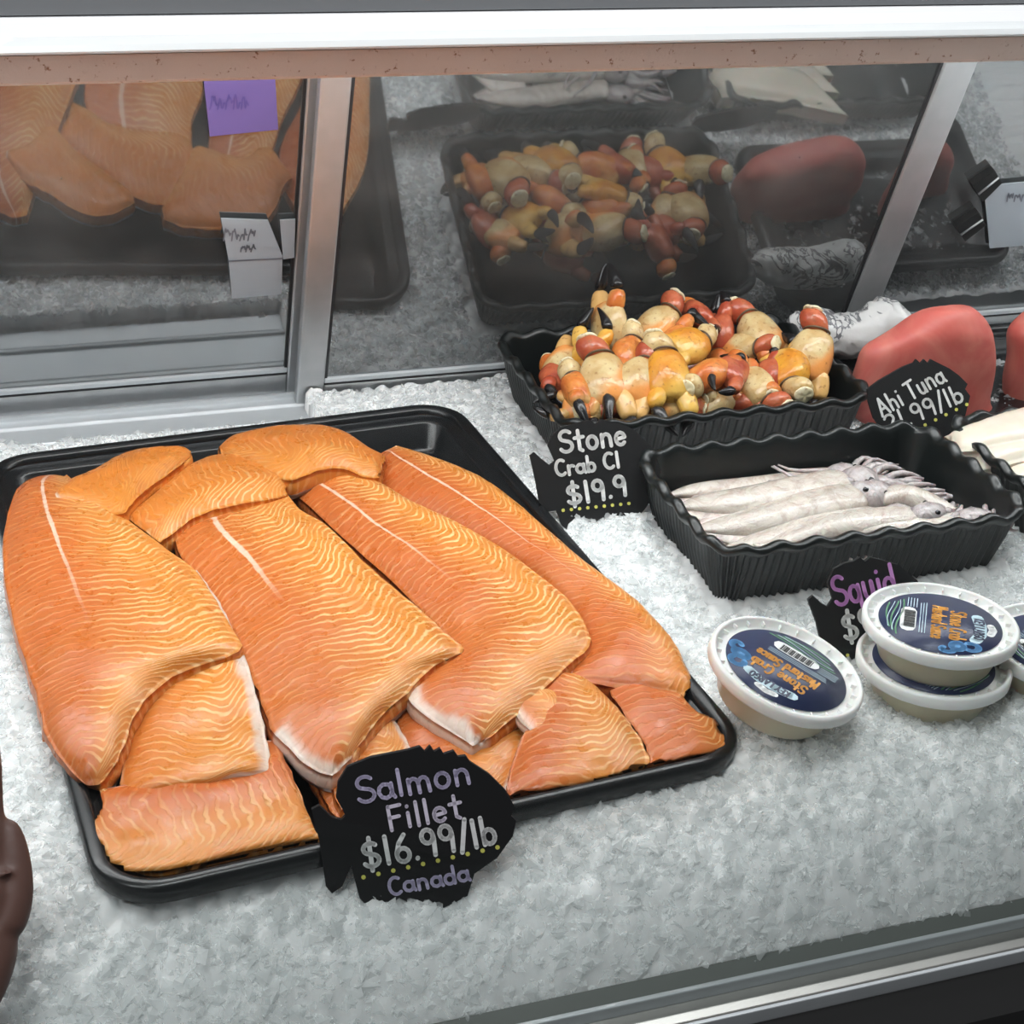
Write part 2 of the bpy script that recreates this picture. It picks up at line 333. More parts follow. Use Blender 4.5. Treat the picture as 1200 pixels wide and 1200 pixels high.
def chips(name, N, lo, hi, mat, seed, lift, smooth):
    r = np.random.default_rng(seed)
    x = r.uniform(-.52, 1.05, N*3); y = r.uniform(-.385, .39, N*3)
    keep = ~in_tray(x, y, -.003) & ~in_tubs(x, y, -.008) & ~((x < .075) & (y > .338)) ; x = x[keep][:N]; y = y[keep][:N]; N = len(x)
    z = ice_top(x, y)
    # flattened irregular octahedra
    d = np.array([(1, 0, 0), (0, 1, 0), (-1, 0, 0), (0, -1, 0), (0, 0, 1), (0, 0, -1)], float)
    s = r.uniform(lo, hi, (N, 1, 1))*(.35+.65*r.random((N, 1, 1)))
    v = d[None]*s*r.uniform(.5, 1.25, (N, 6, 1)); v = v*np.array([1, .85, .45])*r.uniform(.6, 1.3, (N, 1, 3)); v = v+s*r.uniform(-.25, .25, (N, 6, 3))
    e = 1e-3; gxn = -(ice_h(x+e, y)-ice_h(x-e, y))/(2*e); gyn = -(ice_h(x, y+e)-ice_h(x, y-e))/(2*e)
    nz = np.clip(gxn, -1, 1)[:, None]*X1+np.clip(gyn, -1, 1)[:, None]*Y1+Z1+r.normal(size=(N, 3))*.38; nz /= np.linalg.norm(nz, axis=1, keepdims=True)
    tx = np.cross(nz, r.normal(size=(N, 3))); tx /= np.linalg.norm(tx, axis=1, keepdims=True); ty = np.cross(nz, tx)
    R = np.stack([tx, ty, nz], 2)
    v = np.einsum('nij,nkj->nki', R, v)
    P = x[:, None]*X1+y[:, None]*Y1+(z+lift*s[:, 0, 0])[:, None]*Z1
    v = (v+P[:, None]).reshape(-1, 3)
    fc = np.array([(0, 1, 4), (1, 2, 4), (2, 3, 4), (3, 0, 4), (1, 0, 5), (2, 1, 5), (3, 2, 5), (0, 3, 5)])
    f = (fc[None]+6*np.arange(N)[:, None, None]).reshape(-1, 3)
    me = bpy.data.meshes.new(name); me.vertices.add(len(v)); me.vertices.foreach_set('co', v.ravel())
    me.loops.add(f.size); me.loops.foreach_set('vertex_index', f.ravel()); me.polygons.add(len(f)); me.polygons.foreach_set('loop_start', np.arange(0, f.size, 3))
    me.update(calc_edges=True); me.polygons.foreach_set('use_smooth', [smooth]*len(f)); me.materials.append(mat)
    o = bpy.data.objects.new(name, me); COL.objects.link(o); o['kind'] = 'stuff'; setparent(o, ice); return o
chips('ice_flakes', 26000, .0030, .0075, M['chip_w'], 3, .05, False)
chips('clear_ice_flakes', 42000, .0034, .0088, M['chip'], 4, .12, False)

# ------------------------------------------------------------------ salmon tray
def rrect(hx, hy, r, n=8):
    pts = []
    for cx, cy, a0 in ((hx-r, hy-r, 0), (-hx+r, hy-r, 90), (-hx+r, -hy+r, 180), (hx-r, -hy+r, 270)):
        for k in range(n+1): a = math.radians(a0+90*k/n); pts.append((cx+r*math.cos(a), cy+r*math.sin(a)))
    return pts
def tray_obj(name, label, hx, hy, r, z0, depth, cx=0, cy=0, case=False, group=None):
    mp = (lambda x, y, z: W(x, y, z)) if case else (lambda x, y, z: np.array([x, y, z]))
    t = thing(name, label, 'tray', mp(cx, cy, z0-depth), group)
    def loops(prof): return loft([[mp(cx+x, cy+y, z0+z) for x, y in rrect(hx-o, hy-o, max(r-o, .006))] for o, z in prof], False, False)
    vr, fr_ = loops([(.001, -.012), (0, -.006), (.0005, -.001), (.003, .0015), (.009, .0015), (.012, -.001), (.013, -.005)])
    mesh('rim', vr, fr_, M['black_plastic'], t)
    k = len(rrect(1, 1, .1))
    prof = [(.013, -.005), (.018, -.0075), (.0205, -.0078), (.0235, -.010), (.0300, -depth+.006), (.036, -depth+.001), (.044, -depth)]
    v, f = loops(prof); f.append(tuple(range(len(v)-k, len(v)))); mesh('basin', v, f, M['black_plastic'], t)
    v, f = loops([(.004, -.010), (.016, -.012), (.0275, -depth-.0005), (.040, -depth-.003)]); f.append(tuple(range(len(v)-k, len(v)))); mesh('underside', v, f, M['black_plastic'], t)
    return t
tray_obj('serving_tray', 'large black plastic tray holding the salmon fillets', TW/2, TD/2, .045, 0, .038)

# ------------------------------------------------------------------ salmon fillets
def fillet(label, secs, zs, dome=.010, th=.014, v0=.4, hue=0., lines=1., llen=.16, bel=(0, 0, 0, 0), name='salmon_fillet', group='salmon fillets piled in the black tray', nu=44, nv=22, cat='fish fillet', mats=None, wob=.0034, floor=-.0365):
    S = catmull(secs, nu); Zz = lerpz(zs, nu); top = np.zeros((nu, nv, 3)); uvs = np.zeros((nu, nv, 2)); be = np.zeros((nu, nv))
    sd = sum(map(ord, label)) % 97; cum = 0
    Lp = [onz(S[i, 0], S[i, 1], Zz[i, 0]) for i in range(nu)]; Rp = [onz(S[i, 2], S[i, 3], Zz[i, 1]) for i in range(nu)]
    for i in range(nu):
        u = i/(nu-1)
        if i: cum += np.linalg.norm((Lp[i]+Rp[i])/2-(Lp[i-1]+Rp[i-1])/2)
        for j in range(nv):
            v = j/(nv-1); vv = .5-.5*math.cos(math.pi*v)*.35-.325*(1-2*v)
            p = Lp[i]+(Rp[i]-Lp[i])*vv
            d = dome*(1-abs(2*vv-1)**3.4)*(1-abs(2*u-1)**9)
            nz = mnoise.noise(Vector((p[0]*22+sd, p[1]*22, 3.3)))+.45*mnoise.noise(Vector((p[0]*60+sd, p[1]*60, 7.1)))
            d += wob*nz*(1-abs(2*vv-1)**6)
            if j in (0, nv-1) or i in (0, nu-1):
                ej = .0016*mnoise.noise(Vector((p[0]*120+sd, p[1]*120, 1.7))); p = p+np.array([ej, -ej, 0])
            p = p+Z1*d; top[i, j] = p; uvs[i, j] = (cum, vv)
            w = float(np.linalg.norm(Rp[i]-Lp[i]))
            jit = .6+.8*abs(mnoise.noise(Vector((p[0]*45, p[1]*45, sd))))
            if len(bel) > 4 and u > bel[5]: be[i, j] = max(be[i, j], float(np.clip((bel[4]*jit-vv*w)/(.35*bel[4])+.3, 0, 1)))
            for bwid, dist in ((bel[0], vv*w), (bel[1], (1-vv)*w), (bel[2], u*.3), (bel[3], (1-u)*.3)):
                if bwid: be[i, j] = max(be[i, j], float(np.clip((bwid*jit-dist)/(.35*bwid)+.3, 0, 1)))
    idx = lambda i, j: i*nv+j
    loop = [(i, 0) for i in range(nu)]+[(nu-1, j) for j in range(1, nv)]+[(i, nv-1) for i in range(nu-2, -1, -1)]+[(0, j) for j in range(nv-2, 0, -1)]
    cen = top.reshape(-1, 3).mean(0)
    V_ = list(top.reshape(-1, 3)); UV = list(uvs.reshape(-1, 2)); BE = list(be.ravel()); Fc = [tuple(reversed(q)) for q in grid_faces(nu, nv)]
    prev = [idx(*k) for k in loop]; nl = len(loop); lastring = None
    def out(k):
        i, j = loop[k]; a = top[loop[(k-1) % nl]]; b = top[loop[(k+1) % nl]]; t = b-a; o = np.array([t[1], -t[0], 0]); o /= np.linalg.norm(o)+1e-9
        c = top[min(max(i, 2), nu-3), nv//2]
        return o if np.dot(o, top[i, j]-c) > 0 else -o
    outs = [out(k) for k in range(nl)]
    for lev, (dz, ox) in enumerate(((.22, .0010), (.55, .0012), (.72, .0006))):
        ring = []
        for k, (i, j) in enumerate(loop):
            p = top[i, j]+outs[k]*ox; p = p-Z1*th*dz; p[2] = max(p[2], floor+.003); ring.append(len(V_)); V_.append(p); UV.append(uvs[i, j]+np.array([.0012*lev, 0])); BE.append(be[i, j])
        for k in range(nl):
            k2 = (k+1) % nl; Fc.append((prev[k], prev[k2], ring[k2], ring[k]))
        prev = ring
    lastring = [V_[k] for k in prev]
    def keep(p):
        if mats is None and p[2] < .0:
            o_ = .0185+.24*max(0., -p[2]); hx_, hy_, r_ = TW/2-o_, TD/2-o_, .03
            x_ = min(max(p[0], -hx_), hx_); y_ = min(max(p[1], -hy_), hy_); ax_, ay_ = abs(x_)-(hx_-r_), abs(y_)-(hy_-r_)
            if ax_ > 0 and ay_ > 0 and math.hypot(ax_, ay_) > r_:
                k_ = r_/math.hypot(ax_, ay_); x_ = math.copysign(hx_-r_+ax_*k_, x_); y_ = math.copysign(hy_-r_+ay_*k_, y_)
            p[0], p[1] = x_, y_
        return p
    V_ = [keep(np.array(p)) for p in V_]; lastring = [V_[k] for k in prev]
    root = thing(name, label, cat, (cen[0], cen[1], max(cen[2]-th, floor)), group)
    mt = mats or ('salmon', 'skin_fish')
    o = mesh('flesh', V_, Fc, M[mt[0]], root, True, cen, UV)
    at = o.data.attributes.new('belly', 'FLOAT', 'POINT'); at.data.foreach_set('value', BE)
    o['vline'] = v0; o['hue'] = hue; o['lines'] = lines; o['linelen'] = llen
    # skin underneath
    sv = list(lastring); sf = []; r2 = []
    for k, (i, j) in enumerate(loop):
        p = top[i, j]-outs[k]*.0015-Z1*th; p[2] = max(p[2], floor); r2.append(len(sv)); sv.append(p)
    for k in range(nl): k2 = (k+1) % nl; sf.append((k, k2, nl+k2, nl+k))
    b0 = len(sv)
    for i in range(nu):
        for j in range(nv):
            p = top[i, j]-Z1*th; p[2] = max(min(p[2], Zz[i].mean()-th), floor); sv.append(p)
    for i in range(1, nu-2):
        for j in range(1, nv-2): sf.append((b0+i*nv+j, b0+i*nv+j+1, b0+(i+1)*nv+j+1, b0+(i+1)*nv+j))
    g = lambda i, j: b0+min(max(i, 1), nu-2)*nv+min(max(j, 1), nv-2)
    for k in range(nl):
        k2 = (k+1) % nl; a, b = g(*loop[k]), g(*loop[k2])
        sf.append((nl+k, nl+k2, b, a) if a != b else (nl+k, nl+k2, a))
    sv = [keep(np.array(p)) for p in sv]
    mesh('skin', sv, sf, M[mt[1]], root, True, cen)
    return root
# bottom layer first
fillet('salmon fillet in the front left corner of the tray, mostly uncovered', [(93, 935, 108, 1000), (120, 925, 135, 1036), (175, 915, 190, 1040), (240, 900, 262, 1025), (300, 870, 345, 1006), (325, 868, 379, 992)], [-.005, -.004, -.003, -.003, -.004, -.005], .006, .028, .25, .0, .65, .02, (0, 0, .006, 0))
fillet('small strip of salmon just left of the salmon price sign', [(350, 880, 425, 872), (366, 910, 440, 905), (385, 945, 455, 945), (398, 962, 470, 962)], [-.020]*4, .005, .014, .3, .1, .9, 0.)
fillet('salmon fillet tip with a pale skin edge right above the price sign', [(425, 850, 452, 828), (405, 882, 470, 856), (390, 915, 486, 885), (400, 950, 505, 925)], [-.012]*4, .006, .014, .2, .15, 1., 0., (0, .006, 0, 0))
fillet('dark reddish salmon fillet half hidden behind the price sign', [(470, 800, 600, 790), (462, 830, 620, 835), (480, 880, 612, 885), (520, 935, 592, 926)], [-.015]*4, .006, .016, .3, .0, .45, 0., (0, .004, 0, 0))
fillet('salmon fillet at the front of the tray, right of the price sign', [(640, 785, 690, 795), (625, 830, 722, 828), (606, 880, 748, 862), (594, 918, 760, 888), (604, 944, 758, 913)], [-.005, -.004, -.003, -.003, -.005], .008, .024, .25, .0, 1., 0., (0, 0, 0, 0))
fillet('deep orange salmon fillet in the front right corner of the tray', [(705, 795, 812, 810), (715, 812, 826, 826), (735, 842, 850, 850), (757, 876, 866, 872), (764, 907, 868, 880)], [-.009, -.007, -.004, -.003, -.004], .006, .024, .55, .0, .8, 0., (0, .004, 0, 0))
fillet('small pale belly trim lying at the front of the tray centre', [(603, 818, 630, 806), (606, 838, 655, 812), (622, 858, 669, 840), (634, 868, 650, 858)], [.0, .0, -.001, -.004], .003, .008, .2, .3, .8, 0., (.006, 0, 0, .004), 'salmon_trim', None, 18, 10)
fillet('thin pale belly flap curled at the left front of the tray', [(70, 884, 94, 900), (80, 910, 118, 922), (92, 940, 158, 940), (100, 948, 160, 950)], [-.004, -.004, -.005, -.006], .003, .007, .2, .5, 1.2, 0., (.012, .004, 0, .004), 'salmon_trim', None, 18, 10)
# upper layer
fillet('yellowish salmon piece with silver skin edge, under the leftmost fillet', [(205, 690, 231, 668), (195, 745, 262, 714), (176, 800, 289, 776), (156, 845, 308, 846), (144, 895, 316, 892), (142, 930, 316, 908), (150, 947, 260, 918)], [(-.004, .006), (-.006, .006), (-.006, .004), (-.006, .002), (-.006, 0), (-.006, -.001), (-.008, -.002)], .009, .016, .2, .45, .9, .0, (0, .011, 0, 0))
fillet('second large salmon fillet, with an end curling at tray centre', [(342, 568, 384, 548), (350, 582, 440, 563), (380, 610, 484, 588), (424, 650, 532, 610), (464, 686, 588, 642), (500, 722, 637, 678), (522, 748, 669, 706), (512, 778, 692, 750), (492, 800, 670, 776), (476, 816, 645, 800), (498, 838, 617, 828), (532, 860, 590, 850), (554, 874, 570, 866)], [(-.004, .004), (-.006, .004), (-.006, .005), (-.006, .006), (-.006, .007), (-.006, .007), (-.004, .007), (-.002, .006), (0, .004), (.001, .002), (.001, 0), (.0, 0), (-.001, -.001)], .010, .015, .33, .05, 1., .26, (.0, 0, 0, .003, .012, .70))
fillet('rightmost large salmon fillet, along the right rim of the tray', [(441, 532, 464, 522), (444, 562, 512, 537), (474, 592, 572, 564), (528, 618, 628, 608), (588, 652, 684, 657), (638, 690, 744, 702), (668, 722, 782, 742), (682, 755, 803, 776), (672, 782, 817, 802), (660, 797, 827, 820)], [(-.004, .003), (-.008, .004), (-.010, .004), (-.010, .004), (-.010, .004), (-.010, .003), (-.008, .002), (-.006, .0), (-.004, -.002), (-.004, -.003)], .011, .016, .45, .0, .75, .34)
fillet('large salmon fillet in the middle left of the tray, facing the price sign', [(203, 622, 336, 578), (212, 654, 352, 597), (240, 690, 386, 618), (265, 730, 432, 664), (285, 770, 482, 705), (300, 805, 523, 743), (310, 835, 542, 762), (317, 855, 506, 782), (334, 872, 476, 813), (354, 893, 448, 838), (374, 905, 426, 866), (390, 909, 411, 888)], [(.003, .008), (.003, .009), (.003, .010), (.003, .010), (.003, .010), (.003, .009), (.003, .008), (.003, .007), (.002, .005), (.001, .004), (.0, .002), (.0, .001)], .011, .016, .34, .12, 1., .18, (0, 0, 0, .002, .010, .66))
fillet('leftmost large salmon fillet, draped over the left rim of the tray', [(56, 557, 78, 556), (22, 570, 112, 584), (9, 603, 146, 606), (4, 645, 192, 641), (8, 694, 229, 668), (17, 732, 252, 703), (27, 768, 273, 738), (37, 798, 279, 764), (45, 825, 206, 790), (53, 858, 167, 825), (69, 886, 150, 860), (87, 907, 136, 895), (100, 919, 117, 918)], [.006, .008, .010, .011, .012, .012, .012, .012, .011, .010, .008, .005, .003], .013, .018, .33, .06, .85, .30, (0, 0, 0, 0))
# small chunks along the back
fillet('short salmon chunk with a pale front edge, rear left of the tray', [(63, 583, 66, 588), (83, 562, 102, 592), (113, 549, 140, 603), (146, 530, 166, 578), (186, 524, 196, 557), (222, 528, 226, 534)], [.018]*6, .007, .022, .5, .65, .35, 0., (0, .0, .018, 0))
fillet('salmon chunk with wavy stripes, at the rear centre of the tray', [(147, 606, 188, 636), (166, 590, 208, 622), (191, 570, 234, 604), (227, 542, 276, 592), (272, 529, 318, 585), (332, 522, 336, 580)], [.008, .010, .011, .012, .012, .010], .008, .02, .5, .6, .9, 0.)
fillet('arched salmon chunk at the rear right of the tray', [(256, 524, 262, 534), (282, 509, 300, 548), (332, 499, 338, 563), (376, 498, 376, 551), (406, 508, 404, 550), (432, 526, 426, 559), (452, 534, 444, 560)], [.010, .014, .016, .016, .014, .011, .009], .009, .02, .42, .5, .5, .0)

# ------------------------------------------------------------------ fluted tubs
def tub(label, x0, x1, y0, y1, zr, depth=.090, group='fluted black tubs on the ice'):
    cx, cy, hx, hy, r = (x0+x1)/2, (y0+y1)/2, (x1-x0)/2, (y1-y0)/2, .035
    def peri(o, n=640):
        a, b, rr = hx-o, hy-o, max(r-o, .012); L = [2*(b-rr), math.pi/2*rr, 2*(a-rr), math.pi/2*rr]; pts = []
        L0 = [2*(hy-r), math.pi/2*r, 2*(hx-r), math.pi/2*r]; T = 2*sum(L0)
        for k in range(n):
            s = T*k/n; q = 0
            if s >= T/2: s -= T/2; q = 1
            g0 = 0; acc = 0
            for m_ in range(4):
                if s < g0+L0[m_] or m_ == 3: s = acc+(s-g0)/L0[m_]*L[m_]; break
                g0 += L0[m_]; acc += L[m_]
            if s < L[0]: p = (a, -(b-rr)+s); nn = (1, 0)
            elif s < L[0]+L[1]: g = (s-L[0])/rr; p = (a-rr+rr*math.cos(g), b-rr+rr*math.sin(g)); nn = (math.cos(g), math.sin(g))
            elif s < L[0]+L[1]+L[2]: p = (a-rr-(s-L[0]-L[1]), b); nn = (0, 1)
            else: g = math.pi/2+(s-L[0]-L[1]-L[2])/rr; p = (-a+rr+rr*math.cos(g), b-rr+rr*math.sin(g)); nn = (math.cos(g), math.sin(g))
            if q: p = (-p[0], -p[1]); nn = (-nn[0], -nn[1])
            pts.append((p, nn))
        return pts
    def ring(o, z, fl=0., wave=0., nf=128, nw=28):
        out = []
        for k, (p, nn) in enumerate(peri(o)):
            c = math.cos(2*math.pi*nf*k/640); w = math.cos(2*math.pi*nw*k/640); e = fl*c+wave*.15*w
            out.append(W(cx+p[0]+nn[0]*e, cy+p[1]+nn[1]*e, zr+z+wave*w))
        return out
    t = thing('display_tub', label, 'tub', W(cx, cy, zr-depth), group)
    v, f = loft([ring(.004, -.008, 0, .0022), ring(.0, -.004, 0, .0025), ring(.0005, .0005, 0, .0025), ring(.004, .0015, 0, .0025), ring(.0085, .0005, 0, .0025), ring(.010, -.004, 0, .002)], False, False)
    mesh('rim', v, f, M['tub_plastic'], t)
    outer = [ring(.0045, -.007, .0, .002), ring(.008, -.011, .0016), ring(.012, -.03, .0018), ring(.021, -.06, .0016), ring(.033, -depth+.004, .0008), ring(.045, -depth)]
    v, f = loft(outer, False, True); f = [tuple(reversed(q)) for q in f]; mesh('fluted_wall', v, f, M['tub_plastic'], t)
    inner = [ring(.010, -.004, 0, .002), ring(.0125, -.012), ring(.0165, -.03), ring(.0255, -.055), ring(.0385, -depth+.007), ring(.05, -depth+.003)]
    v, f = loft(inner, False, True); mesh('basin', v, f, M['tub_plastic'], t)
    return t
tub('black fluted tub heaped with stone crab claws', *TUBS[0], .05)
tub('black fluted tub holding whole squid, behind the sauce cups', *TUBS[1], .04)
tub('black fluted tub of white fish fillets at the right edge', *TUBS[2], .04)

# ------------------------------------------------------------------ price signs
def arc(cx, cy, rx, ry, a0, a1, n=9): return [(cx+rx*math.cos(math.radians(a)), cy+ry*math.sin(math.radians(a))) for a in np.linspace(a0, a1, n)]
G = {
 'S': (.62, [arc(.33, .74, .27, .24, 35, 225)+[(.33, .5)]+arc(.31, .25, .29, .25, 60, -155)]),
 'a': (.56, [arc(.26, .29, .23, .28, 60, 400), [(.49, .56), (.49, .15), (.56, 0)]]),
 'l': (.24, [[(.12, 1.0), (.12, 0)]]), 'i': (.24, [[(.12, .58), (.12, 0)], [(.12, .84), (.125, .86)]]),
 'm': (.86, [[(.08, .58), (.08, 0)], [(.08, .4)]+arc(.25, .36, .16, .22, 150, 0, 6)+[(.42, 0)], [(.42, .4)]+arc(.59, .36, .16, .22, 150, 0, 6)+[(.77, 0)]]),
 'n': (.58, [[(.08, .58), (.08, 0)], [(.08, .38)]+arc(.28, .34, .19, .24, 150, 0, 6)+[(.48, 0)]]),
 'o': (.58, [arc(.28, .29, .23, .29, 90, 455, 14)]), 'F': (.58, [[(.1, 1), (.1, 0)], [(.1, .98), (.55, 1.0)], [(.1, .52), (.46, .54)]]),
 'e': (.56, [[(.06, .28), (.48, .34)]+arc(.27, .29, .22, .29, 20, 320, 11)]), 't': (.46, [[(.22, .95), (.22, .08), (.34, 0)], [(.02, .62), (.44, .64)]]),
 '$': (.62, [arc(.32, .68, .24, .2, 35, 225)+[(.32, .47)]+arc(.30, .25, .27, .22, 60, -155), [(.33, 1.08), (.27, -.12)]]),
 '1': (.30, [[(.16, 1), (.15, 0)]]), '6': (.56, [[(.42, .98), (.2, .7), (.08, .35)]+arc(.29, .25, .22, .25, 180, 520, 12)]),
 '.': (.2, [[(.09, .02), (.1, .04)]]), '9': (.54, [arc(.25, .72, .2, .25, 20, 370, 12)+[(.46, .6), (.42, 0)]]),
 '/': (.36, [[(.06, -.1), (.34, 1.08)]]), 'b': (.54, [[(.08, 1), (.08, 0)], arc(.27, .27, .2, .27, 150, -190, 12)]),
 'C': (.62, [arc(.36, .5, .32, .5, 55, 310, 12)]), 'd': (.56, [arc(.25, .28, .22, .28, 60, 400, 12), [(.48, 1.0), (.48, 0)]]),
 'r': (.42, [[(.08, .58), (.08, 0)], [(.08, .36)]+arc(.28, .36, .18, .2, 150, 50, 5)]), 'A': (.66, [[(.02, 0), (.30, 1), (.6, 0)], [(.12, .36), (.5, .38)]]),
 'h': (.56, [[(.08, 1), (.08, 0)], [(.08, .36)]+arc(.28, .33, .19, .24, 150, 0, 6)+[(.47, 0)]]), 'T': (.62, [[(.3, .98), (.28, 0)], [(.0, .96), (.6, 1.0)]]),
 'u': (.56, [[(.08, .58)]+arc(.26, .22, .18, .22, 180, 360, 7)+[(.44, .58)], [(.46, .56), (.48, 0)]]), 'q': (.56, [arc(.25, .3, .22, .28, 60, 400, 12), [(.48, .58), (.48, -.4)]]),
 '2': (.56, [arc(.27, .75, .22, .24, 160, -20, 8)+[(.06, 0), (.54, .02)]]), ' ': (.3, []),
 'M': (.72, [[(.06, 0), (.1, 1), (.36, .4), (.6, 1), (.66, 0)]]), 's': (.44, [arc(.22, .45, .17, .13, 40, 230, 7)+[(.22, .3)]+arc(.2, .16, .19, .15, 60, -150, 8)]),
 'c': (.48, [arc(.27, .29, .22, .29, 50, 310, 9)]), 'K': (.56, [[(.08, 1), (.08, 0)], [(.5, 1), (.1, .45), (.52, 0)]]), 'E': (.52, [[(.5, 1), (.08, 1), (.08, 0), (.5, 0)], [(.08, .5), (.42, .5)]]),
 'Y': (.56, [[(.02, 1), (.28, .5), (.54, 1)], [(.28, .5), (.28, 0)]]), 'L': (.48, [[(.08, 1), (.08, 0), (.46, 0)]]), 'R': (.56, [[(.08, 0), (.08, 1)]+arc(.26, .76, .24, .24, 90, -90, 7)+[(.1, .52), (.52, 0)]]),
 'G': (.64, [arc(.34, .5, .3, .5, 55, 340, 12)+[(.64, .45), (.4, .45)]]), 'O': (.66, [arc(.32, .5, .28, .5, 90, 450, 14)]),
}
def text_strokes(txt, gap=.10, jig=0.):
    x = 0; out = []
    for ch in txt:
        w, st = G[ch]; dy = jig*(random.random()-.5)
        for s in st: out.append([(x+a, b+dy) for a, b in s])
        x += w+gap
    return out, x-gap
def ribbon(strokes, width, mp):      # strokes in 2-D, mp maps (x,y)->3-D
    v, f = [], []
    for s in strokes:
        s = [np.array(p, float) for p in s]
        for a, b in zip(s[:-1], s[1:]):
            d = b-a; L = np.hypot(*d)
            if L < 1e-9: continue
            nn = np.array([-d[1], d[0]])/L*width/2; k = len(v); v += [mp(a+nn), mp(a-nn), mp(b-nn), mp(b+nn)]; f.append((k, k+1, k+2, k+3))
        for p in s:
            k = len(v); v += [mp(p+width/2*np.array([math.cos(t), math.sin(t)])) for t in np.linspace(0, 2*math.pi, 8, endpoint=False)]; f.append(tuple(range(k, k+8)))
    return v, f
def sign(label, outline, anchor, zan, tilt, yawdeg, lines, dots=None, th=.003):
    A = onz(*anchor, zan); ya = YAW+math.radians(yawdeg); fy = np.array([-math.sin(ya), math.cos(ya), 0])
    nn = -fy*math.cos(math.radians(tilt))+Z1*math.sin(math.radians(tilt))
    pl = lambda x, y, off=0.: onp(x, y, A+nn*off, nn)
    front = [pl(*p) for p in outline]; k = len(front); back = [p-nn*th for p in front]
    root = thing('price_sign', label, 'sign', A, 'fish shaped chalkboard price signs')
    f = [tuple(range(k)), tuple(range(2*k-1, k-1, -1))]+[(i, k+i, k+(i+1) % k, (i+1) % k) for i in range(k)]
    me_ = mesh('board', front+back, f, M['board'], root, False, A)
    for txt, p0, p1, h, mat, wd in lines:
        st, w = text_strokes(txt, .10, .06); p0 = np.array(p0, float); p1 = np.array(p1, float); e = (p1-p0)/np.hypot(*(p1-p0)); up = np.array([e[1], -e[0]]); sx = np.hypot(*(p1-p0))/w
        mp2 = [[p0+e*a*sx+up*b*h for a, b in s] for s in st]
        o = mesh('lettering', *ribbon(mp2, wd, lambda q: pl(q[0], q[1], .0006)), M[mat], root, False, A); o['label'] = 'handwritten chalk text ' + txt.strip()
    if dots:
        (a, b, num, wd) = dots; a = np.array(a, float); b = np.array(b, float)
        mesh('dotted_line', *ribbon([[a+(b-a)*t] for t in np.linspace(0, 1, num)], wd, lambda q: pl(q[0], q[1], .0006)), M['chalk_yellow'], root, False, A)
    return root
sign('black fish shaped chalkboard sign reading Salmon Fillet, in front of the tray',
     [(365, 949), (374, 944), (389, 958), (400, 961), (405, 956), (394, 935), (396, 917), (407, 899), (434, 888), (479, 879), (492, 875), (498, 881), (504, 874), (509, 881), (516, 877), (520, 884), (532, 880), (537, 887), (546, 886), (551, 893), (574, 908), (592, 926), (603, 945), (599, 956), (605, 962), (601, 980), (583, 1005), (556, 1024), (548, 1050), (493, 1078), (425, 1066), (414, 1025), (412, 1014), (401, 1039), (389, 1047), (382, 1039), (378, 1012), (374, 985)],
     (493, 1056), -.036, 14, -8,
     [('Salmon', (420, 941), (553, 917), 30, 'chalk_lilac', 4.6), ('Fillet', (456, 973), (543, 957), 28, 'chalk_pink', 4.4), ('$16.99/lb', (427, 1018), (584, 988), 32, 'chalk_white', 5.4), ('Canada', (457, 1049), (551, 1031), 20, 'chalk_lilac', 4.0)], ((426, 1028), (583, 993), 10, 5.5))
sign('black fish shaped chalkboard sign reading Stone Crab, beside the crab tub',
     [(621, 534), (626, 530), (635, 538), (644, 545), (650, 540), (642, 522), (646, 511), (657, 501), (675, 496), (690, 492), (698, 497), (704, 491), (730, 497), (745, 505), (765, 525), (775, 550), (765, 585), (745, 610), (700, 625), (660, 620), (652, 598), (640, 600), (632, 588), (628, 565)],
     (680, 608), -.012, 22, -6,
     [('Stone', (657, 531), (735, 520), 25, 'chalk_white', 4.4), ('Crab Cl', (652, 558), (727, 547), 18, 'chalk_white', 3.8), ('$19.9', (666, 592), (736, 580), 24, 'chalk_white', 4.6)], ((660, 598), (737, 590), 9, 4.2))
sign('black fish shaped chalkboard sign reading Ahi Tuna',
     [(1017, 456), (1030, 446), (1044, 438), (1058, 430), (1071, 425), (1074, 421), (1079, 426), (1083, 421), (1088, 426), (1091, 421), (1097, 424), (1113, 432), (1124, 440), (1134, 450), (1131, 456), (1137, 464), (1131, 488), (1115, 510), (1080, 520), (1040, 512), (1024, 490), (1018, 471)],
     (1075, 516), .012, 18, -4,
     [('Ahi Tuna', (1034, 488), (1109, 446), 21, 'chalk_white', 3.0), ('21.99/lb', (1042, 508), (1131, 469), 21, 'chalk_white', 3.1)], ((1072, 504), (1133, 474), 6, 4.2))
sign('black fish shaped chalkboard sign reading Squid, behind the sauce cups',
     [(947, 703), (953, 698), (963, 707), (970, 711), (976, 702), (970, 683), (977, 667), (990, 660), (1000, 658), (1008, 653), (1014, 658), (1020, 653), (1033, 656), (1053, 662), (1075, 680), (1085, 700), (1080, 730), (1060, 760), (1020, 785), (985, 790), (972, 760), (962, 752), (957, 730)],
     (985, 782), -.022, 16, -6,
     [('Squid', (980, 711), (1052, 694), 34, 'chalk_purple', 4.6), ('$9.99', (990, 751), (1070, 735), 32, 'chalk_white', 4.8)], ((982, 770), (1050, 757), 7, 4.2))

